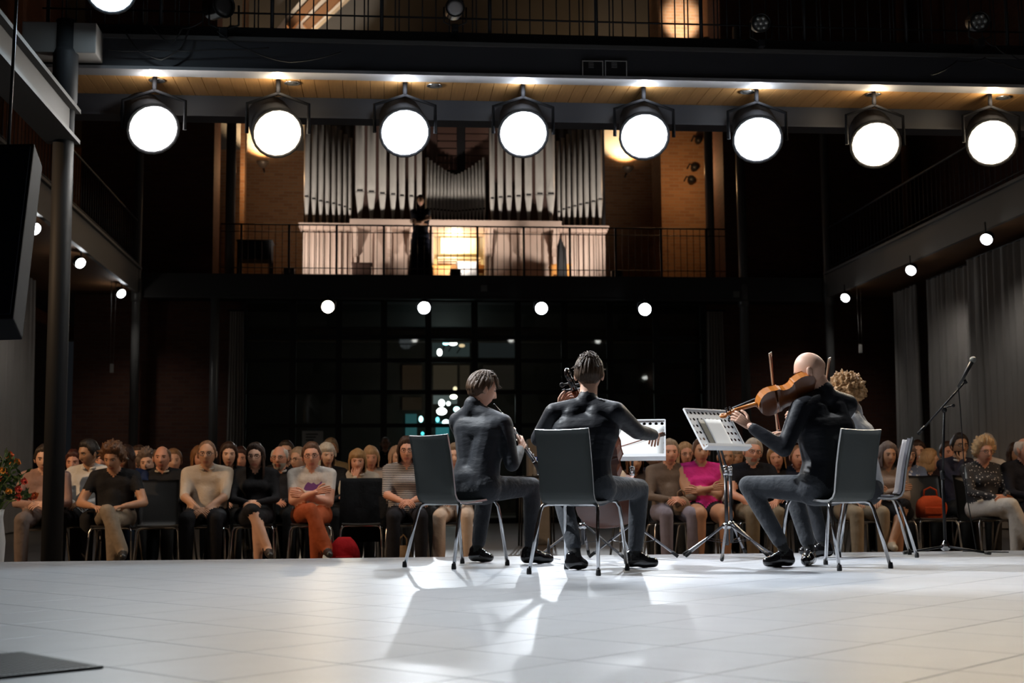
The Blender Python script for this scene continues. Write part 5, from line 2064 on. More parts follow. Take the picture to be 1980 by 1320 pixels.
def standing(x, ytop, Y, floor_z, label, sex='m', skin='fair', hair='short', hcol=(.03, .02, .02), top=BLK, sleeve='short', bottom=BLK, arms='down', face=PI, dress=False, spec=False, seed=5):
    b_ = P(x, 500, Y=Y)
    hgt = P(x, ytop, Y=Y)[2] - floor_z
    k = hgt / 1.76
    caps = []
    c = lambda a, b, ra, rb, r: caps.append((np.array(a, float) * k, np.array(b, float) * k, ra * k, rb * k, r))
    wf = .9 if sex == 'f' else 1.0
    for s in (-1, 1):
        c((s * .09, 0, .92), (s * .10, .01, .50), .088, .062, 'bottom')
        c((s * .10, .01, .50), (s * .105, -.01, .10), .060, .042, 'bottom')
        c((s * .105, -.03, .05), (s * .115, .12, .04), .042, .034, 'shoe')
        c((s * .055, 0, .98), (s * .075, 0, 1.28), .11 * wf, .11 * wf, 'top')
        c((s * .18 * wf, 0, 1.43), (0, -.01, 1.47), .055, .055, 'top')
    c((-.08, 0, .94), (.08, 0, .94), .105, .105, 'bottom')
    c((-.09, 0, 1.33), (.09, 0, 1.33), .105 * wf, .105 * wf, 'top')
    if dress:
        for j in range(8):
            z = .92 - j * .11
            rr_ = .11 + j * .007
            c((-.08 - j * .003, 0, z), (.08 + j * .003, 0, z), rr_, rr_, 'bottom')
    hc = np.array([0, .02, 1.64]) * k
    c((0, -.01, 1.45), (0, .0, 1.58), .052, .05, 'skin')
    wr, el = {}, {}
    for s in (-1, 1):
        sh = np.array([s * .18 * wf, 0, 1.43])
        tg = np.array([s * .22, .05, .90]) if arms == 'down' else np.array([-s * .08, .17, 1.20 + .03 * s])
        e, w_ = ik(sh, tg, .29, .25, (s * 1.0, -.6, -.4))
        wr[s], el[s] = w_ * k, e * k
        c(sh, e, .052, .043, 'top' if sleeve == 'long' else 'top')
        c(e, w_, .041, .028, 'top' if sleeve == 'long' else 'skin')
    v, f = flesh(caps, .018, 5)
    mb = MB()
    skin_faces(mb, v, f, caps, {'skin': 0, 'top': 1, 'bottom': 2, 'shoe': 3})
    hm = hairmat(hcol)
    add_head(mb, hc, rot3(), 32, 28, 1, (0, 4, 5, 6, 7), k)
    for s in (-1, 1):
        hand_fingers(mb, wr[s], wr[s] - el[s], (s * 1.0, .3, .2) if arms == 'down' else (0, 1, 0), 0, .4, k, -s)
    o = mb.build('person', [mat('skin_' + skin, (0, 0, 0)), cloth(top), cloth(bottom), RUBBER, mat('lip_fair', tuple(a * b for a, b in zip(SKINS['fair'], (.8, .55, .6))), .45), EYEW, EYED, hm], None, (b_[0], Y, floor_z), face)
    tag(o, label, 'person')
    hair_mesh(hair, seed, M=rot3(), off=hc, s=k).build('hair', [hm], o)
    if spec:
        glasses(rot3(), hc, k, o)
    return o


standing(746, 845, 24.0, FZ, 'man in black T-shirt and glasses standing at the very back', skin='fair', hair='stubble', top=(.012, .012, .014), spec=True, arms='folded')
standing(813, 379, 30.75, ogt, 'dark silhouetted woman with long hair standing at the organ railing', sex='f', skin='olive', hair='long', hcol=(.015, .011, .01), top=(.010, .010, .014), bottom=(.008, .010, .02), dress=True, arms='folded', sleeve='short')

# grey case and blue bottle in the aisle
a = P(1022, 915, Y=19.0)
cs = thing('flight_case', 'grey padded equipment case standing in the aisle', 'case', (a[0], 19.0, FZ))
k = MB()
k.bbox((0, 0, 0), (.30, .3, P(1040, 848, Y=19.0)[2] - FZ), .02)
k.build('body', [cloth((.30, .29, .28))], cs)
k = MB()
k.tube([(.05, -.01, .9), (.05, -.05, .95), (.25, -.05, .95), (.25, -.01, .9)], .012)
k.build('handle', [RUBBER], cs)
a = P(1036, 900, Y=18.6)
bt = thing('bottle', 'small clear bottle with a bright blue cap behind the clarinet', 'bottle', (a[0], 18.6, a[2] - .14))
k = MB()
k.lathe([(.035, 0), (.038, .02), (.038, .14), (.02, .18), (.016, .2)], 12)
k.build('body', [mat('bottle_pale', (.4, .42, .45), .2)], bt)
k = MB()
k.lathe([(.028, .19), (.034, .20), (.034, .25), (.028, .26)], 12)
k.build('cap', [mat('bright_blue_cap', (.03, .10, .75), .4)], bt)
tb = thing('small_table', 'small dark table in the aisle carrying the bottle', 'table', (a[0], 18.6, FZ))
k = MB()
hz = a[2] - .14 - FZ
k.bbox((-.25, -.2, hz - .03), (.25, .2, hz), .008)
k.build('table_top', [BLACKMETAL], tb)
for i_, j_ in ((-1, -1), (1, -1), (-1, 1), (1, 1)):
    k = MB()
    k.tube([(i_ * .22, j_ * .17, 0), (i_ * .2, j_ * .15, hz - .03)], .012)
    k.build('leg', [BLACKMETAL], tb)

# flowers at the left edge
fp = P(2, 985, Y=11.4)
fv = thing('flower_vase', 'tall white vase of wild flowers at the left edge of the stage', 'flowers', (fp[0] - .06, 11.4, FZ))
hv = fp[2] - FZ
k = MB()
k.lathe([(.07, 0), (.085, .05), (.10, hv * .6), (.075, hv * .9), (.085, hv), (.075, hv), (.07, hv - .04)], 20)
k.build('vase', [mat('white_glaze', (.6, .6, .6), .3)], fv)
rs = random.Random(4)
LEAFM = [mat('leaf_green', (.05, .11, .02), .6), mat('leaf_dark', (.02, .05, .015), .6)]
for n_ in range(46):
    a_ = rs.uniform(-1.0, 1.35)
    ln = rs.uniform(.28, .56)
    yy = rs.uniform(-.12, .12)
    tip = np.array([math.sin(a_) * ln * .62, yy, hv + math.cos(a_) * ln * .85])
    if tip[0] > .33:
        tip[0] = .33
    k = MB()
    mid = np.array([tip[0] * .4, yy * .5, hv + (tip[2] - hv) * .6])
    k.tube([(0, 0, hv - .1), mid, tip], [.004, .003, .002], 5, 0)
    for q_ in range(5):
        t = .3 + .14 * q_
        c_ = mid * (1 - t) + tip * t if t > .3 else mid
        dr = np.array([rs.uniform(-1, 1), rs.uniform(-.6, .6), rs.uniform(.1, 1)])
        dr = vn(dr) * rs.uniform(.05, .10)
        w_ = vn(np.cross(dr, (0, 1, .3))) * .012
        k.add([c_, c_ + dr * .5 + w_, c_ + dr, c_ + dr * .5 - w_], [(0, 1, 2, 3)], n_ % 2)
    st_ = k.build('stem', LEAFM, fv)
    if n_ % 3 != 2:
        col_ = ((.60, .17, .01), (.62, .26, .02), (.50, .08, .02), (.45, .03, .02))[n_ % 4]
        k = MB()
        for q_ in range(12):
            an = 2 * PI * q_ / 12
            r_ = rs.uniform(.024, .036)
            d1 = np.array([math.cos(an), -.35, math.sin(an)]) * r_
            d2 = np.array([math.cos(an + .4), -.2, math.sin(an + .4)]) * r_ * .7
            d3 = np.array([math.cos(an - .4), -.2, math.sin(an - .4)]) * r_ * .7
            k.add([tip, tip + d2, tip + d1, tip + d3], [(0, 1, 2, 3)], 0)
        k.ell(tip + np.array([0, -.008, 0]), (.011, .008, .011), 8, 5, 0)
        k.build('blossom', [mat('petal_%d' % (n_ % 4), col_, .6)], st_)
# ================================================================== MUSICIANS
PATENT = mat('black_patent_leather', (.008, .008, .009), .12, coat=.6)


def W3(x, y, Y):
    return P(x, y, Y=Y)


SHIRT = mat('black_shirt_cotton', (.009, .010, .014), .5, var=.08, vscale=8, bump=.55, bscale=5, stretch=(1, 1, 2.6), sheen=.06, spec=.18)
SHIRT2 = mat('charcoal_shirt_cotton', (.018, .020, .025), .55, var=.08, vscale=8, bump=.55, bscale=5, stretch=(1, 1, 2.6), sheen=.08, spec=.18)
JEANS = mat('dark_grey_denim', (.042, .046, .053), .8, var=.25, vscale=14, bump=.8, bscale=14, sheen=.08, spec=.18)
JEANS2 = mat('black_denim', (.028, .030, .035), .8, var=.25, vscale=14, bump=.8, bscale=14, sheen=.08, spec=.18)


def musician(label, J, skin, hair, hcol, shirt, trousers, hyaw, hpitch, hroll, hands, seed=1, fat=1.0, hs=1.0, collar=True, ear=None, wid=1.0, hscale=1.0):
    """J: joints in hall metres; hands: {side: (direction, back normal, curl)}; side -1 = left, 1 = right"""
    base = np.array([J['pelvis'][0], J['pelvis'][1], 0.0])
    j = {k: np.array(v, float) - base for k, v in J.items()}
    up = np.array([0, 0, 1.0])
    across = vn(j['hipR'] - j['hipL'])
    fwd = vn(np.cross(up, across))
    shv = vn(j['shR'] - j['shL'])
    caps = []
    c = lambda a, b, ra, rb, r: caps.append((np.array(a, float), np.array(b, float), ra * fat, rb * fat, r))
    c(j['hipL'] + np.array([0, 0, .01]), j['hipR'] + np.array([0, 0, .01]), .118, .118, 'bottom')
    for s in (-1, 1):
        c(j['pelvis'] + across * s * .062 + up * .03, j['waist'] + across * s * .055, .122, .110, 'top')
        c(j['waist'] + across * s * .055, j['chest'] + shv * s * .085, .110, .124, 'top')
        c(j['chest'] + shv * s * .085, j['chest'] * .35 + (j['shL'] if s < 0 else j['shR']) * .4 + j['neck'] * .25, .124, .088, 'top')
    c(j['chest'] - shv * .09, j['chest'] + shv * .09, .126, .126, 'top')
    c(j['shL'], j['neck'] - up * .035, .068, .066, 'top')
    c(j['shR'], j['neck'] - up * .035, .068, .066, 'top')
    # hem of the shirt over the hips
    c(j['hipL'] * .55 + j['pelvis'] * .45 + up * .07, j['hipR'] * .55 + j['pelvis'] * .45 + up * .07, .118, .118, 'top')
    M = rot3(hyaw, hpitch, hroll)
    hc = j['head']
    c(j['neck'] - up * .01, hc + M @ np.array([0, -.018, -.065]), .060, .055, 'skin')
    c(j['neck'] - up * .035, j['neck'] + up * .004, .072, .067, 'top')
    for n, s in (('L', -1), ('R', 1)):
        hp, kn, an, toe = j['hip' + n], j['knee' + n], j['ank' + n], j['toe' + n]
        mid = hp * .5 + kn * .5
        c(hp, mid, .094, .080, 'bottom')
        c(mid, kn, .080, .064, 'bottom')
        c(kn, kn * .6 + an * .4, .064, .060, 'bottom')
        c(kn * .6 + an * .4, an + (kn - an) * .12, .060, .050, 'bottom')
        c(an + (kn - an) * .1, an - up * .01, .036, .036, 'sock')
        f = vn((toe - an) * np.array([1, 1, 0]))
        heel = an * np.array([1, 1, 0]) + up * .045 - f * .035
        ball = toe * np.array([1, 1, 0]) + up * .036
        c(heel, heel * .45 + ball * .55 + up * .012, .042, .044, 'shoe')
        c(heel * .45 + ball * .55, ball, .042, .034, 'shoe')
        c(heel + up * .04, heel * .6 + ball * .4 + up * .035, .034, .030, 'shoe')
        sh, el, wr = j['sh' + n], j['el' + n], j['wr' + n]
        c(sh, sh * .45 + el * .55, .070, .060, 'top')
        c(sh * .45 + el * .55, el, .060, .052, 'top')
        c(el, el * .5 + wr * .5, .052, .047, 'top')
        c(el * .5 + wr * .5, el * .12 + wr * .88, .047, .038, 'top')
        c(el * .12 + wr * .88, wr, .027, .026, 'skin')
    v, f = flesh(caps, .0095, 5)
    hm = hairmat(hcol)
    sk = mat('skin_' + skin, (0, 0, 0))
    mats = [sk, shirt, trousers, PATENT, mat('black_sock', (.008, .008, .008), .9),
            mat('lip_' + skin, tuple(a * b for a, b in zip(SKINS[skin], (.8, .55, .6))), .45), EYEW, EYED, hm]
    mb = MB()
    skin_faces(mb, v, f, caps, {'skin': 0, 'top': 1, 'bottom': 2, 'shoe': 3, 'sock': 4})
    add_head(mb, hc, M, 72, 60, wid, (0, 5, 6, 7, 8), hs)
    for n, s in (('L', -1), ('R', 1)):
        d, nr, cu = hands[s]
        hand_fingers(mb, j['wr' + n] + vn(j['wr' + n] - j['el' + n]) * .01, d, nr, 0, cu, 1.0, -s)
    body = mb.build('person', mats, None, tuple(base))
    tag(body, label, 'person', 'musicians on the stage')
    if hair:
        hair_mesh(hair, seed, 90, 70, wid, M, hc, hs * hscale).build('hair', [hm], body)
    return body, j, base, M


def J_(pelvis, across, **k):
    J = dict(k)
    J['pelvis'] = np.array(pelvis)
    a = vn(across)
    J['hipR'] = J['pelvis'] + a * .09 + np.array([0, 0, -.005])
    J['hipL'] = J['pelvis'] - a * .09 + np.array([0, 0, -.005])
    return J


def arm(J, side, wrist, pole, l1=.29, l2=.255):
    e, w_ = ik(J['sh' + side], wrist, l1, l2, pole)
    J['el' + side], J['wr' + side] = e, w_


C1, C2, C3, C4 = (.5, 9.33), (1.21, 8.5), (2.85, 8.66), (3.62, 10.03)
make_chair(CH_STAGE, 'stage_chair', 'grey shell chair with chrome legs under the clarinet player', (*C1, 0), math.radians(-46), 'chairs on the stage')
make_chair(CH_STAGE, 'stage_chair', 'grey shell chair with chrome legs under the cellist', (*C2, 0), math.radians(-30), 'chairs on the stage')
make_chair(CH_STAGE, 'stage_chair', 'grey shell chair with chrome legs under the bald viola player', (*C3, 0), math.radians(27), 'chairs on the stage')
make_chair(CH_PAD, 'stage_chair', 'padded shell chair seen from the side at the right end of the group', (*C4, 0), math.radians(75), 'chairs on the stage')

# ---- clarinet player
yw = math.radians(-46)
J = J_(W3(918, 944, 9.42), (math.cos(yw), math.sin(yw), 0), waist=W3(926, 890, 9.44), chest=W3(932, 834, 9.47), neck=W3(915, 784, 9.49), head=W3(932, 754, 9.51),
       shR=W3(972, 819, 9.37), shL=W3(886, 815, 9.60), kneeR=W3(1029, 940, 9.56), kneeL=W3(938, 950, 9.88), ankR=W3(1027, 1064, 9.50), ankL=W3(924, 1060, 9.80),
       toeR=W3(1062, 1082, 9.52), toeL=W3(946, 1078, 9.74), elR=W3(990, 897, 9.30), wrR=W3(1006, 867, 9.52))
arm(J, 'L', W3(968, 838, 9.80), (-.3, .5, -1))
m1, j1, b1, H1 = musician('clarinet player in charcoal shirt and dark jeans, seated with his back turned', J, 'fair', 'short', (.075, .040, .020), SHIRT2, JEANS2,
                          math.radians(-72), .22, 0.0, {1: ((.35, .75, .55), (.8, -.3, .35), .9), -1: ((.85, -.5, .1), (.3, .8, .5), .9)}, 11)
# quiff
# ---- cellist
yw = math.radians(-30)
J = J_(W3(1130, 944, 8.55), (math.cos(yw), math.sin(yw), 0), waist=W3(1131, 892, 8.56), chest=W3(1132, 835, 8.58), neck=W3(1136, 774, 8.60), head=W3(1139, 725, 8.64),
       shR=W3(1190, 797, 8.50), shL=W3(1073, 799, 8.66), kneeR=W3(1236, 944, 8.86), kneeL=W3(1085, 952, 8.98), ankR=W3(1228, 1068, 8.88), ankL=W3(1113, 1068, 8.74),
       toeR=W3(1264, 1088, 8.86), toeL=W3(1128, 1092, 8.76), elR=W3(1232, 834, 8.70), wrR=W3(1267, 841, 8.95))
J['elL'], J['wrL'] = W3(1041, 848, 8.84), W3(1080, 790, 9.0)
m2, j2, b2, H2 = musician('cellist in black shirt seated with his back turned, right arm stretched out to bow', J, 'fair', 'short', (.055, .030, .016), SHIRT, JEANS,
                          math.radians(-10), .05, 0.0, {1: ((.12, .97, -.1), (.2, .1, .95), .8), -1: ((.5, .2, .8), (-.6, .7, .2), .8)}, 23)
# ---- viola player
yw = math.radians(27)
J = J_(W3(1592, 944, 8.68), (math.cos(yw), math.sin(yw), 0), waist=W3(1597, 895, 8.70), chest=W3(1596, 832, 8.72), neck=W3(1593, 756, 8.74), head=W3(1567, 717, 8.76),
       shR=W3(1638, 782, 8.82), shL=W3(1548, 790, 8.66), kneeL=W3(1447, 938, 8.86), kneeR=W3(1532, 945, 9.02), ankL=W3(1515, 1058, 8.78), ankR=W3(1565, 1058, 8.93),
       toeL=W3(1484, 1082, 8.76), toeR=W3(1558, 1084, 8.82), elL=W3(1516, 868, 8.56), wrL=W3(1450, 824, 8.66))
arm(J, 'R', W3(1526, 842, 8.98), (.8, .4, -.8))
m3, j3, b3, H3 = musician('bald viola player in black shirt leaning his head over the viola', J, 'fair', None, (.10, .07, .055), SHIRT, JEANS,
                          math.radians(58), .42, math.radians(-10), {-1: ((-.75, .25, .62), (-.2, -.9, .3), .8), 1: ((-.8, .1, .1), (0, .3, .9), .9)}, 31, hs=1.05)
# ---- violinist
yw = math.radians(75)
J = J_(W3(1676, 948, 10.03), (math.cos(yw), math.sin(yw), 0), waist=W3(1668, 893, 10.03), chest=W3(1658, 843, 10.03), neck=W3(1650, 794, 10.03), head=W3(1637, 762, 10.03),
       shR=W3(1652, 812, 10.19), shL=W3(1640, 815, 9.87), kneeL=W3(1562, 948, 9.98), kneeR=W3(1568, 946, 10.18), ankL=W3(1592, 1050, 9.92), ankR=W3(1580, 1048, 10.2),
       toeL=W3(1562, 1066, 9.92), toeR=W3(1552, 1062, 10.2))
arm(J, 'L', W3(1555, 815, 9.98), (.1, -.4, -1))
arm(J, 'R', W3(1588, 838, 10.3), (.3, .6, -.8))
m4, j4, b4, H4 = musician('violinist with curly blond hair half hidden behind the viola player', J, 'fair', 'curly', (.44, .25, .11), mat('pale_grey_shirt', (.42, .43, .45), .7, bump=.7, bscale=10), JEANS2,
                          math.radians(62), .15, math.radians(-10), {-1: ((-.9, .1, .4), (0, -.9, .3), .8), 1: ((-.9, 0, .2), (0, .4, .9), .9)}, 41)
# loose curls catching the light
cu = MB()
rs = random.Random(9)
hc4 = j4['head']
for n_ in range(420):
    th_, az_ = math.acos(rs.uniform(-.25, 1)), rs.uniform(0, 2 * PI)
    d_ = np.array([math.sin(th_) * math.sin(az_), math.sin(th_) * math.cos(az_), math.cos(th_)])
    if d_[1] > .55 and d_[2] < .55:
        continue
    o_ = d_ * np.array([.085, .108, .125]) * 1.18
    t1 = vn(np.cross(d_, (rs.uniform(-1, 1), rs.uniform(-1, 1), rs.uniform(-1, 1))))
    t2 = np.cross(d_, t1)
    pts = []
    rr_ = rs.uniform(.006, .011)
    for q_ in range(8):
        a_ = q_ * .95
        pts.append(H4 @ (o_ + t1 * rr_ * math.cos(a_) + t2 * rr_ * math.sin(a_) + d_ * .003 * q_) + hc4)
    cu.tube(pts, .0016, 4)
cu.build('curls', [hairmat((.44, .25, .11))], m4)
# locks swept over the heads of the clarinet player and the cellist
for (m_, j_, H_, col_, fr, sd) in ((m1, j1, H1, (.075, .040, .020), 1.0, 3), (m2, j2, H2, (.055, .030, .016), .35, 5)):
    lk = MB()
    rs = random.Random(sd)
    for n_ in range(240):
        x0 = rs.uniform(-.062, .062)
        y0 = rs.uniform(-.09, .075)
        zz = .118 * math.sqrt(max(0.02, 1 - (x0 / .085) ** 2 - (y0 / .112) ** 2))
        pts, rad = [], []
        L_ = rs.uniform(.035, .06)
        an_ = rs.uniform(-.5, .5) if fr > .5 else rs.uniform(-2.2, 2.2)
        hi_ = rs.uniform(.006, .026) if y0 > .0 or fr < .5 else rs.uniform(.003, .010)
        for q_ in range(6):
            t = q_ / 5
            x = x0 + math.sin(an_) * L_ * t
            y = y0 + math.cos(an_) * L_ * t
            zc = .118 * math.sqrt(max(0.02, 1 - (x / .088) ** 2 - (y / .118) ** 2))
            lift = .013 + hi_ * math.sin(t * PI * .8)
            pts.append(H_ @ np.array([x, y, zc + lift]) + j_['head'])
            rad.append(.0046 * (1 - .75 * t))
        lk.tube(pts, rad, 5)
    lk.build('locks', [hairmat(col_)], m_)

# ================================================================== INSTRUMENTS
OUT = [(0, 0), (.012, .10), (.04, .185), (.08, .235), (.13, .265), (.20, .285), (.27, .283), (.33, .262), (.37, .243), (.395, .238), (.402, .215), (.43, .180), (.48, .160),
       (.53, .156), (.58, .166), (.62, .190), (.632, .208), (.645, .206), (.70, .208), (.77, .222), (.84, .218), (.90, .190), (.945, .145), (.975, .095), (.992, .05), (1, .0)]
ORANGE = mat('amber_varnish', (.46, .15, .025), .22, var=.3, vscale=12, coat=.5)
REDVAR = mat('red_brown_varnish', (.20, .045, .015), .25, var=.3, vscale=8, coat=.5)
EBONY = mat('ebony', (.010, .009, .009), .3)
STRING = mat('string_steel', (.55, .55, .55), .3, 1.0)


def fiddle(name, label, cat, S, B, normal, varnish, deep, kind):
    """violin family instrument: S = scroll, B = bottom of the body, normal = out of the belly"""
    S, B = np.array(S, float), np.array(B, float)
    y = vn(S - B)
    z = np.array(normal, float)
    z = vn(z - y * (z @ y))
    x = np.cross(y, z)
    L = np.linalg.norm(S - B) / 1.60
    t_ = thing(name, label, cat)
    t_.matrix_world = Matrix(((x[0], y[0], z[0], B[0]), (x[1], y[1], z[1], B[1]), (x[2], y[2], z[2], B[2]), (0, 0, 0, 1)))
    hw = lambda t: np.interp(t, [p[0] for p in OUT], [p[1] * (1.14 if kind == 'cello' else 1.0) for p in OUT])
    ts = sorted(set(list(np.linspace(0, 1, 41)) + [p[0] for p in OUT]))
    h = deep / 2

    def plate(sgn, nm):
        b = MB()
        nu = 10
        vs_ = []
        for t in ts:
            for i in range(nu + 1):
                u = -1 + 2 * i / nu
                w_ = hw(t) * 1.015
                vs_.append((u * w_ * L, t * L, sgn * (h + .042 * (1 - u * u) ** 1.2 * math.sin(PI * min(1, max(0, t))) ** .5) * L))
        fs = [(j * (nu + 1) + i, j * (nu + 1) + i + 1, (j + 1) * (nu + 1) + i + 1, (j + 1) * (nu + 1) + i) for j in range(len(ts) - 1) for i in range(nu)]
        b.add(vs_, fs if sgn > 0 else [f[::-1] for f in fs], 0, True)
        b.build(nm, [varnish if sgn > 0 else mat('shade_darkened_back_' + kind, tuple(c_ * .3 for c_ in ((.46, .13, .03) if kind != 'cello' else (.3, .07, .025))), .3, coat=.4)], t_)  # back plate coloured darker to stand in for its shade
    plate(1, 'belly')
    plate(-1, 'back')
    b = MB()
    loop = [(hw(t) * .99, t) for t in ts] + [(-hw(t) * .99, t) for t in ts[-2:0:-1]]
    vs_ = [(p[0] * L, p[1] * L, -h * L) for p in loop] + [(p[0] * L, p[1] * L, h * L) for p in loop]
    n = len(loop)
    b.add(vs_, [(i, (i + 1) % n, n + (i + 1) % n, n + i) for i in range(n)], 0, False)
    b.build('ribs', [varnish], t_)
    b = MB()
    b.tube([(0, .97 * L, 0), (0, 1.02 * L, h * .55 * L), (0, 1.30 * L, h * .75 * L), (0, 1.37 * L, h * .7 * L)], [.055 * L, .036 * L, .032 * L, .036 * L], 12)
    b.build('neck', [varnish], t_)
    b = MB()
    b.beam((0, .60 * L, (h + .085) * L), (0, 1.365 * L, (h * .95 + .02) * L), .075 * L, .022 * L)
    b.build('fingerboard', [EBONY], t_)
    b = MB()
    sp_ = []
    b.tube([(0, 1.365 * L, h * .72 * L), (0, 1.46 * L, h * .45 * L), (0, 1.53 * L, h * .3 * L)], [.034 * L, .030 * L, .024 * L], 10)
    ctr = np.array([0, 1.55 * L, h * .3 * L + .012 * L])
    spts, srad = [], []
    for q_ in range(26):
        a_ = q_ / 25 * 4.6 * PI / 1.3
        r_ = (.050 - .040 * q_ / 25) * L
        spts.append(ctr + np.array([0, -math.cos(a_) * r_, -math.sin(a_) * r_]))
        srad.append((.024 - .010 * q_ / 25) * L)
    b.tube(spts, srad, 8)
    b.ell(ctr, (.040 * L, .016 * L, .016 * L), 8, 6)
    b.build('scroll', [varnish if kind != 'cello' else mat('black_stained_scroll', (.012, .009, .008), .18, coat=.5)], t_)
    for q_ in range(4):
        b = MB()
        sgn = -1 if q_ % 2 else 1
        yy = (1.39 + .032 * q_) * L
        b.tube([(-sgn * .03 * L, yy, h * .5 * L), (sgn * .07 * L, yy, h * .5 * L)], [.009 * L, .011 * L], 6)
        b.ell((sgn * .095 * L, yy, h * .5 * L), (.026 * L, .024 * L, .010 * L), 8, 6)
        b.build('peg', [EBONY], t_)
        b = MB()
        xo = (-.018 + .012 * q_) * L
        b.tube([(xo * 1.2, .12 * L, (h + .075) * L), (xo * 1.4, .43 * L, (h + .135) * L), (xo, 1.365 * L, (h * .95 + .036) * L)], .0022 * L if kind != 'cello' else .0018 * L, 4)
        b.build('string', [STRING], t_)
    b = MB()
    b.prism([(-.06 * L, .43 * L, (h + .035) * L), (.06 * L, .43 * L, (h + .035) * L), (.05 * L, .43 * L, (h + .11) * L), (0, .43 * L, (h + .138) * L), (-.05 * L, .43 * L, (h + .11) * L)], (0, .012 * L, 0))
    b.build('bridge', [mat('maple_bridge', (.55, .34, .15), .5)], t_)
    b = MB()
    b.prism([(-.022 * L, .01 * L, (h + .045) * L), (.022 * L, .01 * L, (h + .045) * L), (.038 * L, .26 * L, (h + .09) * L), (-.038 * L, .26 * L, (h + .09) * L)], (0, 0, .014 * L))
    b.build('tailpiece', [EBONY], t_)
    for sgn in (-1, 1):
        b = MB()
        pts = [(sgn * (.075 + .03 * math.sin(k_ * 1.2)) * L, (.40 + .045 * k_) * L, (h + .036) * L) for k_ in range(5)]
        b.tube(pts, [.008 * L, .006 * L, .006 * L, .006 * L, .008 * L], 5)
        b.build('sound_hole', [EBONY], t_)
    if kind == 'cello':
        b = MB()
        b.tube([(0, .02 * L, 0), (0, -.40 * L, 0)], .0065 * L + .002, 8)
        b.build('endpin', [CHROME], t_)
    else:
        b = MB()
        b.ell((-.12 * L, .06 * L, (h + .07) * L), (.12 * L, .09 * L, .022 * L), 14, 6)
        b.build('chin_rest', [EBONY], t_)
    return t_


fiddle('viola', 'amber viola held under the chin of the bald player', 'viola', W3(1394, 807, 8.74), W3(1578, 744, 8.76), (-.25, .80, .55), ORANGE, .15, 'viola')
fiddle('cello', 'dark red-brown cello with black scroll beside the head of the cellist', 'cello', W3(1093, 716, 8.87), W3(1196, 1010, 9.22), (.42, .85, .12), REDVAR, .20, 'cello')
fiddle('violin', 'violin under the chin of the curly-haired player', 'violin', W3(1530, 800, 9.96), W3(1628, 783, 10.0), (-.2, .5, .8), ORANGE, .15, 'violin')


def bow(label, frog, tip, hairside, L_=None):
    frog, tip = np.array(frog, float), np.array(tip, float)
    t_ = thing('bow', label, 'bow', tuple(frog))
    v = tip - frog
    hs_ = np.array(hairside, float)
    hs_ = vn(hs_ - vn(v) * (hs_ @ vn(v)))
    b = MB()
    pts = [v * k_ / 10 + hs_ * .012 * math.sin(PI * k_ / 10) for k_ in range(11)]
    b.tube(pts, [.0048 - .0018 * k_ / 10 for k_ in range(11)], 8)
    b.build('stick', [mat('pernambuco', (.20, .055, .022), .3, coat=.4)], t_)
    b = MB()
    a_, e_ = hs_ * .022 + vn(v) * .05, v + hs_ * .016
    b.beam(a_, e_, .010, .0015)
    b.build('horsehair', [mat('horsehair', (.75, .66, .55), .6)], t_)
    b = MB()
    b.beam(hs_ * .012 - vn(v) * .01, hs_ * .012 + vn(v) * .055, .014, .022)
    b.build('frog', [EBONY], t_)
    b = MB()
    b.prism([v - vn(v) * .02, v + vn(v) * .008, v + hs_ * .02, v + hs_ * .016 - vn(v) * .006], np.cross(vn(v), hs_) * .007)
    b.build('tip', [mat('ivory_tip', (.6, .55, .48), .4)], t_)
    return t_


bow('bow rising in front of the bald viola player', W3(1511, 846, 9.06), W3(1492, 682, 8.97), (-.9, 0, .1))
bow('bow behind the neck of the viola player, held by the violinist', W3(1588, 834, 10.32), W3(1606, 692, 10.15), (-.8, -.2, .1))
bow('cello bow crossing the white music sheets', W3(1282, 836, 9.02), W3(1120, 882, 9.30), (0, .3, -.9))

# clarinet
A, B = W3(956, 783, 9.545), W3(1047, 911, 9.80)
ax = vn(B - A)
L = np.linalg.norm(B - A)
cl = thing('clarinet', 'black clarinet with silver keys played by the seated man at left', 'clarinet', tuple(A))
q = Vector((0, 0, 1)).rotation_difference(Vector(ax))
cl.rotation_mode = 'QUATERNION'
cl.rotation_quaternion = q
GREN = mat('grenadilla', (.010, .009, .009), .28)
SILV = mat('silver_keys', (.72, .72, .74), .2, 1.0)
for nm, prof, m_ in (('mouthpiece', [(.006, -.01), (.009, .02), (.014, .06), (.014, .085)], GREN), ('barrel', [(.0155, .088), (.017, .11), (.0155, .145)], GREN),
                     ('upper_joint', [(.0145, .148), (.0145, L * .50)], GREN), ('lower_joint', [(.0152, L * .505), (.0155, L * .83)], GREN),
                     ('bell', [(.0175, L * .835), (.018, L * .88), (.025, L * .95), (.038, L), (.034, L), (.02, L * .94)], GREN)):
    b = MB()
    b.lathe(prof, 16)
    b.build(nm, [m_], cl)
for zz in (.087, .147, L * .502, L * .833, L * .995):
    b = MB()
    rr_ = .0385 if zz > L * .9 else .0185
    b.lathe([(rr_ - .002, zz - .004), (rr_, zz - .003), (rr_, zz + .003), (rr_ - .002, zz + .004)], 16)
    b.build('ring', [SILV], cl)
for sgn in (-1, 1):
    b = MB()
    b.tube([(sgn * .017, -.012, .19), (sgn * .017, -.012, L * .48)], .0025, 6)
    b.tube([(sgn * .018, -.012, L * .54), (sgn * .018, -.012, L * .82)], .0025, 6)
    b.build('key_rod', [SILV], cl)
for k_ in range(12):
    b = MB()
    zz = .18 + (L * .82 - .18) * k_ / 11
    a_ = (.6 if k_ % 3 == 0 else -.5 if k_ % 3 == 1 else 0) - PI / 2
    b.ell((.019 * math.cos(a_), .019 * math.sin(a_), zz), (.0085, .0085, .006), 8, 5)
    b.build('key', [SILV], cl)

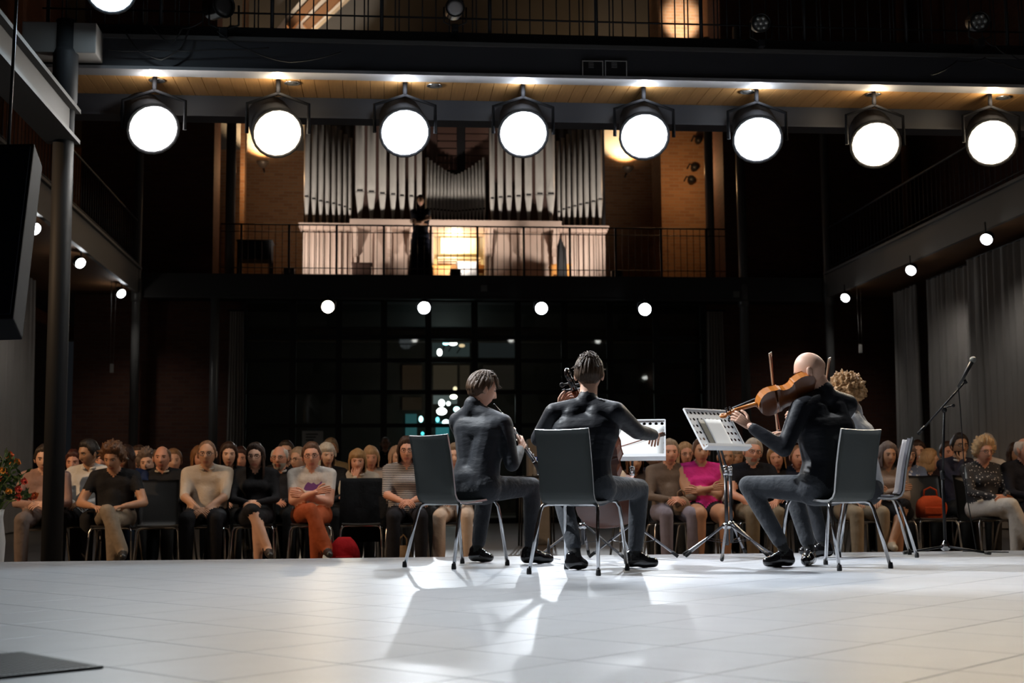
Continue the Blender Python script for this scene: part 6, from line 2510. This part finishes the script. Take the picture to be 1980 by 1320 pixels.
# ================================================================== MUSIC STANDS
DESK = mat('pale_grey_desk', (.70, .71, .72), .4)


def desk_mesh(w, h, cols, rows, r):
    """sheet metal desk with round holes punched through"""
    b = MB()
    n = 12
    cw, chh = w / cols, h / rows
    th = .0015
    for z in (0, -th):
        for i in range(cols):
            for j in range(rows):
                cx_, cy_ = -w / 2 + (i + .5) * cw, (j + .5) * chh
                outer = []
                for k_ in range(n):
                    a_ = 2 * PI * (k_ + .5) / n
                    ce, se = math.cos(a_), math.sin(a_)
                    m_ = max(abs(ce), abs(se))
                    outer.append((cx_ + ce / m_ * cw / 2, cy_ + se / m_ * chh / 2, z))
                # square corners
                inner = [(cx_ + r * math.cos(2 * PI * (k_ + .5) / n), cy_ + r * math.sin(2 * PI * (k_ + .5) / n), z) for k_ in range(n)]
                fs = [(k_, (k_ + 1) % n, n + (k_ + 1) % n, n + k_) for k_ in range(n)]
                cor = []
                base_ = len(outer) + len(inner)
                vs_ = outer + inner + [(cx_ + sx * cw / 2, cy_ + sy * chh / 2, z) for sx, sy in ((1, 1), (-1, 1), (-1, -1), (1, -1))]
                fs += [(1, 0, base_)[::-1] if False else (0, base_, 1), (3, base_ + 1, 4), (6, base_ + 2, 7), (9, base_ + 3, 10)]
                b.add(vs_, fs, 0)
    return b


def stand(label, bx, by, face, w, h, tilt, zdesk, holes=True, legs=.36, foot_a=0.3, dark=False):
    """face: direction the desk looks, zdesk: height of the ledge"""
    t_ = thing('music_stand', label, 'music stand', (bx, by, 0), 0, 'music stands')
    g = vn((face[0], face[1], 0))
    xx = np.array([-g[1], g[0], 0])
    yy = vn(-g * math.sin(tilt) + np.array([0, 0, math.cos(tilt)]))
    zz = np.cross(xx, yy)
    o_ = np.array([0, 0, zdesk])
    d = desk_mesh(w, h, 11, 6, .0125)
    me = d.mesh('desk', [DESK])
    M4 = Matrix(((xx[0], yy[0], zz[0], o_[0]), (xx[1], yy[1], zz[1], o_[1]), (xx[2], yy[2], zz[2], o_[2]), (0, 0, 0, 1)))
    me.transform(M4)
    put('desk', me, t_)
    b = MB()
    b.box((-w / 2 - .005, -.012, 0), (w / 2 + .005, .0, .055))
    b.box((-w / 2 - .005, -.012, .052), (w / 2 + .005, .012, .056))
    me = b.mesh('ledge', [DESK])
    me.transform(M4)
    put('ledge', me, t_)
    b = MB()
    for sx in (-1, 1):
        b.box((sx * w / 2 - .004, 0, -.002), (sx * w / 2 + .004, h, .012))
    b.box((-w / 2, h - .004, -.002), (w / 2, h + .004, .012))
    me = b.mesh('rim', [DESK])
    me.transform(M4)
    put('rim', me, t_)
    b = MB()
    b.tube([(0, 0, .55), tuple(o_ + yy * h * .4 - zz * .03)], .009, 10)
    b.build('upper_tube', [mat('stand_dark_tube', (.06, .06, .065), .25, .8)], t_)
    b = MB()
    b.tube([(0, 0, .10), (0, 0, .62)], .0135, 12)
    b.build('lower_tube', [mat('stand_dark_tube', (.06, .06, .065), .25, .8)], t_)
    b = MB()
    b.lathe([(.018, .60), (.021, .61), (.021, .66), (.015, .67)], 12)
    b.tube([(0, -.02, .635), (-.01, -.05, .635)], .006, 6)
    b.ell((-.012, -.056, .635), (.014, .010, .014), 8, 6)
    b.build('clutch', [CHROME], t_)
    b = MB()
    b.lathe([(.02, .215), (.034, .225), (.034, .25), (.02, .262)], 12)
    b.build('hub', [CHROME], t_)
    for k_ in range(3):
        a_ = foot_a + 2 * PI * k_ / 3
        c_, s_ = math.cos(a_), math.sin(a_)
        l_ = MB()
        l_.beam((c_ * .03, s_ * .03, .24), (c_ * legs, s_ * legs, .022), .018, .012)
        lo = l_.build('leg', [mat('stand_leg_steel', (.26, .26, .28), .2, 1.0)], t_)
        b = MB()
        b.tube([(c_ * (legs - .035), s_ * (legs - .035), .045), (c_ * (legs + .012), s_ * (legs + .012), .014)], .013, 8)
        b.build('foot_cap', [RUBBER], lo)
        b = MB()
        b.beam((c_ * .015, s_ * .015, .115), (c_ * legs * .55, s_ * legs * .55, .135), .010, .004)
        b.build('strut', [mat('stand_dark_tube', (.06, .06, .065), .25, .8)], t_)
    return t_, o_ + np.array([bx, by, 0]), xx, yy, zz


def sheet(label, o_, xx, yy, zz, u0, v0, w, h, m=None, lift=.004, bend=.0):
    b = MB()
    b.grid(lambda u, v: tuple(o_ + xx * (u0 + (u - .5) * w) + yy * (v0 + v * h) + zz * (lift + bend * (1 - (2 * u - 1) ** 2))), 8, 6, 0, True, zz * .002)
    s_ = b.build('sheet_music', [m or mat('white_paper', (.82, .82, .80), .7)])
    return tag(s_, label, 'sheet music', 'sheets on the music stands')


tl = math.radians(32)
q = P(1407, 868, Y=9.80)
sA = stand('pale perforated music stand before the viola player, tilted left', q[0] - .02, 9.80, (.59, -.80), .48, .34, tl, q[2], foot_a=math.radians(250))
sheet('open white score on the perforated stand of the viola player', *sA[1:], .02, .012, .19, .245)
sheet('dark spiral notebook cover on the perforated stand', *sA[1:], -.112, .012, .06, .24, mat('dark_cover', (.04, .045, .04), .5))
q = P(1222, 888, Y=9.92)
sB = stand('music stand before the cellist, covered with white sheets', q[0], 9.92, (-.22, -.97), .48, .34, tl, q[2], foot_a=math.radians(20))
sheet('wide white score on the stand before the cellist', *sB[1:], .0, .010, .455, .285)
q = P(1125, 880, Y=10.15)
sC = stand('music stand hidden behind the cellist', q[0], 10.15, (-.7, -.7), .46, .33, tl, q[2] + .02, foot_a=math.radians(75))
sheet('white score on the stand behind the cellist', *sC[1:], .0, .010, .40, .28)
q = P(1411, 880, Y=10.25)
sD = stand('second music stand behind the perforated one', q[0], 10.25, (.95, -.25), .44, .30, tl, q[2] + .06, foot_a=math.radians(300))
sheet('white score on the second stand', *sD[1:], .0, .010, .38, .26)

# small clarinet peg on the floor
q = P(1061, 1084, Z=0)
pg = thing('instrument_peg', 'small black instrument peg on folding feet beside the clarinet player', 'instrument stand', (q[0], q[1], 0))
b = MB()
b.lathe([(.013, .02), (.016, .03), (.011, .09), (.004, .16)], 10)
b.build('peg', [RUBBER], pg)
for k_ in range(3):
    a_ = .5 + 2 * PI * k_ / 3
    b = MB()
    b.beam((0, 0, .022), (math.cos(a_) * .10, math.sin(a_) * .10, .006), .014, .006)
    b.build('foot', [CHROME], pg)

# microphone on a boom stand
mx_, my_ = 4.27, 10.28
ms = thing('microphone_stand', 'black boom microphone stand at the right front of the stage', 'microphone stand', (mx_, my_, 0))
top = P(1826, 792, Y=my_)
b = MB()
b.tube([(0, 0, .05), (0, 0, .62)], .0125, 10)
b.build('lower_tube', [BLACKMETAL], ms)
b = MB()
b.tube([(0, 0, .58), (top[0] - mx_, 0, top[2])], .009, 10)
b.build('upper_tube', [BLACKMETAL], ms)
b = MB()
b.lathe([(.016, .56), (.019, .57), (.019, .62), (.014, .63)], 10)
b.build('clutch', [BLACKMETAL], ms)
b = MB()
b.lathe([(.02, .02), (.035, .035), (.032, .07), (.015, .10)], 12)
b.build('hub', [CHROME], ms)
for a_ in (math.radians(188), math.radians(-48), math.radians(70)):
    b = MB()
    b.tube([(0, 0, .055), (math.cos(a_) * .33, math.sin(a_) * .33, .014)], .009, 8)
    l_ = b.build('leg', [BLACKMETAL], ms)
    b = MB()
    b.tube([(math.cos(a_) * .31, math.sin(a_) * .31, .016), (math.cos(a_) * .355, math.sin(a_) * .355, .013)], .013, 8)
    b.build('foot_cap', [mat('grey_rubber', (.10, .10, .10), .6)], l_)
p0, p1 = P(1780, 834, Y=my_), P(1868, 736, Y=my_ - .05)
o_ = np.array([mx_, my_, 0])
b = MB()
b.tube([p0 - o_, p1 - o_], .007, 8)
b.build('boom', [BLACKMETAL], ms)
b = MB()
b.tube([p0 - o_ - vn(p1 - p0) * .03, p0 - o_ + vn(p1 - p0) * .05], .013, 8)
b.build('counterweight', [BLACKMETAL], ms)
b = MB()
b.ell(top - o_, (.022, .018, .024), 10, 8)
b.tube([top - o_ + np.array([.01, -.02, .02]), top - o_ + np.array([.05, -.04, .03])], .006, 6)
b.ell(top - o_ + np.array([.055, -.045, .03]), (.014, .010, .014), 8, 6)
b.build('joint', [BLACKMETAL], ms)
mc = thing('microphone', 'handheld microphone with silver grille clipped to the boom stand', 'microphone', tuple(p1))
g = P(1880, 698, Y=my_ - .06)
e = P(1853, 748, Y=my_ - .05)
b = MB()
b.tube([e - p1, g - p1], [.011, .0165], 12)
b.build('handle', [mat('mic_body', (.05, .05, .05), .4)], mc)
b = MB()
b.ell(g - p1 + vn(g - e) * .012, (.026, .026, .026), 14, 10)
b.build('grille', [mat('mic_grille', (.42, .43, .42), .35, .7, bump=.8, bscale=500)], mc)
b = MB()
b.tube([p1 - p1 - np.array([0, 0, .02]), (e - p1) * .4 + (g - p1) * .2], .012, 8)
b.build('clip', [BLACKMETAL], mc)
cable([e, P(1857, 790, Y=my_), P(1862, 870, Y=my_ + .02), P(1868, 950, Y=my_ + .03), P(1884, 1040, Y=my_), (P(1888, 1062, Y=my_)[0], my_, .012), (mx_ + .45, my_ - .1, .01), (mx_ + .2, my_ + .15, .01)],
      .0045, 'black cable hanging from the microphone to the floor', sag=.0)
q = P(1867, 912, Y=my_ + .025)
b = MB()
b.tube([q + np.array([0, 0, .04]), q - np.array([-.004, 0, .05])], .010, 10)
tag(b.build('cable_plug', [mat('plug_grey', (.45, .45, .43), .4, .5)]), 'silver plug joint in the hanging microphone cable', 'plug')
